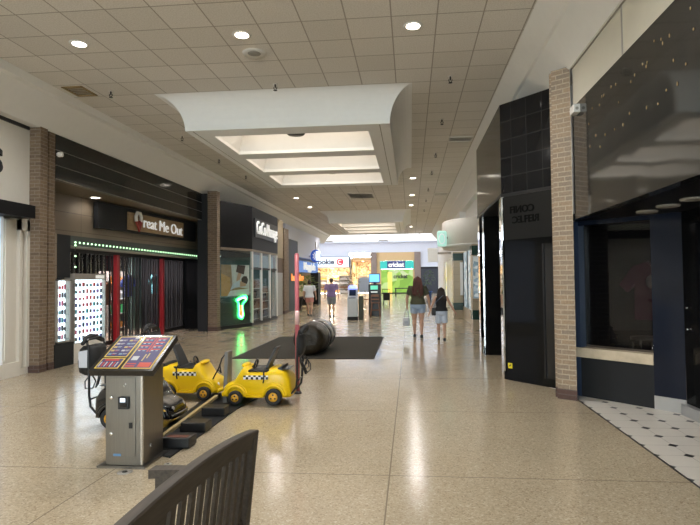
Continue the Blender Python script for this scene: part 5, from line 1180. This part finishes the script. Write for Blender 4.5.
    for hp, kn in ((hipL,kneeL),(hipR,kneeR)):
        u1 = (.90-zs_)/(.90-.49); p1 = hp.lerp(kn,u1); sx = (.014 if hp.x > 0 else -.014)*k; p1 = p1+Vector((sx,0,0))
        b.tube([hp+P(0,0,.04), hp, hp.lerp(kn,u1*.5), p1], [.104*k*hips,.104*k*hips,.096*k*hips*(1+.02*flare),.086*k*hips*(1+.04*flare)], 18)
    fuse(b.build('shorts', pants, t), .009*k, 1)
    for an in (ankL, ankR):
        b = MB(); rs = []
        for y, z1, w_ in ((-.075,.06,.022),(-.06,.09,.036),(0,.085,.042),(.06,.065,.047),(.12,.05,.045),(.165,.035,.03)):
            rs.append([an+P(-w_,y+.01,-.085),an+P(w_,y+.01,-.085),an+P(w_*.95,y+.01,-.085+z1*.7),an+P(w_*.5,y+.01,-.085+z1),an+P(-w_*.5,y+.01,-.085+z1),an+P(-w_*.95,y+.01,-.085+z1*.7)])
        b.rings(rs); b.build('shoe', shoe, t)
    b = MB()
    b.ell(P(0,-.002,1.635), (.086*k,.096*k,.088*k), 20)
    b.ell(P(0,-.04,1.60), (.084*k,.07*k,.10*k), 18)
    if long_hair:
        L = long_hair if not isinstance(long_hair, bool) else 1.25
        hr = random.Random(int(loc[1]*10))
        for j in range(9):
            x = (-4+j)*.023; q_ = [hr.uniform(-.018,.018) for _ in range(4)]; dz = hr.uniform(-.05,.05)
            b.tube([P(x*.8,-.05,1.66), P(x*1.05,-.095,1.56), P(x*1.35+q_[0],-.112,1.46), P(x*1.5+q_[1],-.122+q_[3]*.6,(1.46*2+L)/3), P(x*1.45-q_[1],-.128-q_[3]*.6,(1.46+L*2)/3), P(x*1.2+q_[2],-.125,L+abs(x)*.7+dz)], [.033*k,.034*k,.030*k,.027*k,.024*k,.008*k], 9)
        for s in (-1,1): b.tube([P(s*.07,.01,1.64), P(s*.088,-.01,1.55), P(s*.10,-.05,1.46), P(s*.095,-.085,1.36)], [.022*k,.026*k,.026*k,.012*k], 8)
    fuse(b.build('hair', hairm, t), .008*k, 2)
    return t, P, wL, wR
skin1 = mat('skin_fair', (.55,.33,.24), .5); skin2 = mat('skin_warm', (.50,.30,.21), .5)
olive = mat('olive_cloth', (.075,.075,.045), .85, bump=.3, bs=30); denim = mat('light_denim', (.36,.46,.62), .8, bump=.2, bs=80)
pale = mat('pale_shorts', (.55,.62,.74), .8, bump=.2, bs=40); blackc = mat('black_cloth', (.014,.014,.017), .85); white_c = mat('white_cloth', (.66,.66,.68), .85, bump=.2, bs=30)
purple = mat('purple_tee', (.22,.15,.30), .85, bump=.2, bs=30); greyc = mat('grey_shorts', (.22,.23,.25), .85); pink = mat('pink_shorts', (.58,.26,.22), .85)
h1 = mat('hair_red_brown', (.075,.020,.014), .65, var=.5, vs=30); h2 = mat('hair_dark', (.018,.010,.007), .65, var=.5, vs=30); h3 = mat('hair_short', (.03,.02,.013), .6, var=.4, vs=40)
w1, P, wl, wr = person('woman with very long red brown hair, olive shirt and denim shorts, walking away', (.185,15.2,0), 0, 1.69, skin1, olive, denim, M['black'], h1, 1.12, 1.16, ((-.30,-.02,1.12),(-.30,.03,.88)), ((.30,-.02,1.12),(.33,.06,.90)), .12, 1.09, 'short', .69, 1.3, .93)
# white handbag hanging from her left hand
def handbag(name, label, p, w_, d_, h, m, drop, strap_to=None, open_=False):
    t = thing(name, label, 'bag', tuple(p))
    b = MB(); rs = []
    for z, q in ((0,.7),(.02,.95),(h*.5,1.05),(h*.9,.9),(h,.75)):
        rs.append([Vector((w_/2*q*math.copysign(abs(math.cos(a))**.5,math.cos(a)), d_/2*q*math.copysign(abs(math.sin(a))**.5,math.sin(a)), z)) for a in [2*PI*j/20 for j in range(20)]])
    b.rings(rs); b.build('bag_body', m, t)
    return t
hand = Vector((.185,15.2,0))+wl+Vector((-.0,.0,-.06))
hb = handbag('handbag', 'white handbag hanging from the left hand of the woman in olive', hand+Vector((-.03,0,-.50)), .20, .10, .24, mat('bag_white',(.55,.57,.62),.5), .2)
b = MB(); b.tube([Vector((-.06,0,.22)),Vector((-.03,0,.40)),Vector((.03,0,.485)),Vector((.06,0,.40)),Vector((.07,0,.22))], .012, 6); b.build('strap', mat('strap_grey',(.3,.3,.33),.6), hb)
b = MB(); b.box((-.05,-.056,.07),(.05,-.05,.14)); b.build('pocket', mat('pocket_grey',(.35,.38,.45),.5), hb)
g1, P, wl, wr = person('girl with long dark hair, sleeveless black top and pale blue shorts, arms held out', (.80,14.5,0), 0, 1.39, skin1, blackc, pale, M['black'], h2, 1.0, 1.06, ((-.29,.0,1.13),(-.38,.08,.88)), ((.31,.0,1.14),(.44,.06,.92)), .14, 1.27, None, .56, 2.2, .95)
t = handbag('crossbody_bag', 'small black crossbody bag at the left hip of the girl in black', (.80-.20,14.47,.66), .12, .08, .20, mat('bag_black',(.012,.012,.014),.5), .2)
b = MB(); b.tube([(.0,0,.18),(.06,-.07,.36),(.17,-.10,.47),(.28,-.07,.56),(.30,.03,.575)], .009, 6); b.build('strap', mat('strap_blue',(.10,.14,.22),.6), t)
person('man with short dark hair, purple shirt and grey shorts, walking away', (-3.52,23.6,0), 0, 1.70, skin2, purple, greyc, M['black'], h3, 1.18, 1.05, ((-.29,-.02,1.12),(-.30,.05,.89)), ((.29,-.02,1.12),(.32,.05,.89)), .10, False, 'short', .56, 1.6, .88)
person('person with dark hair, loose white shirt and pink shorts, one foot lifted mid step', (-4.62,24.2,0), 0, 1.62, skin2, white_c, pink, M['black'], h2, 1.15, 1.08, ((-.29,-.02,1.12),(-.28,.05,.90)), ((.29,-.02,1.12),(.31,.03,.89)), .16, False, 'short', .66, 1.8, .88)
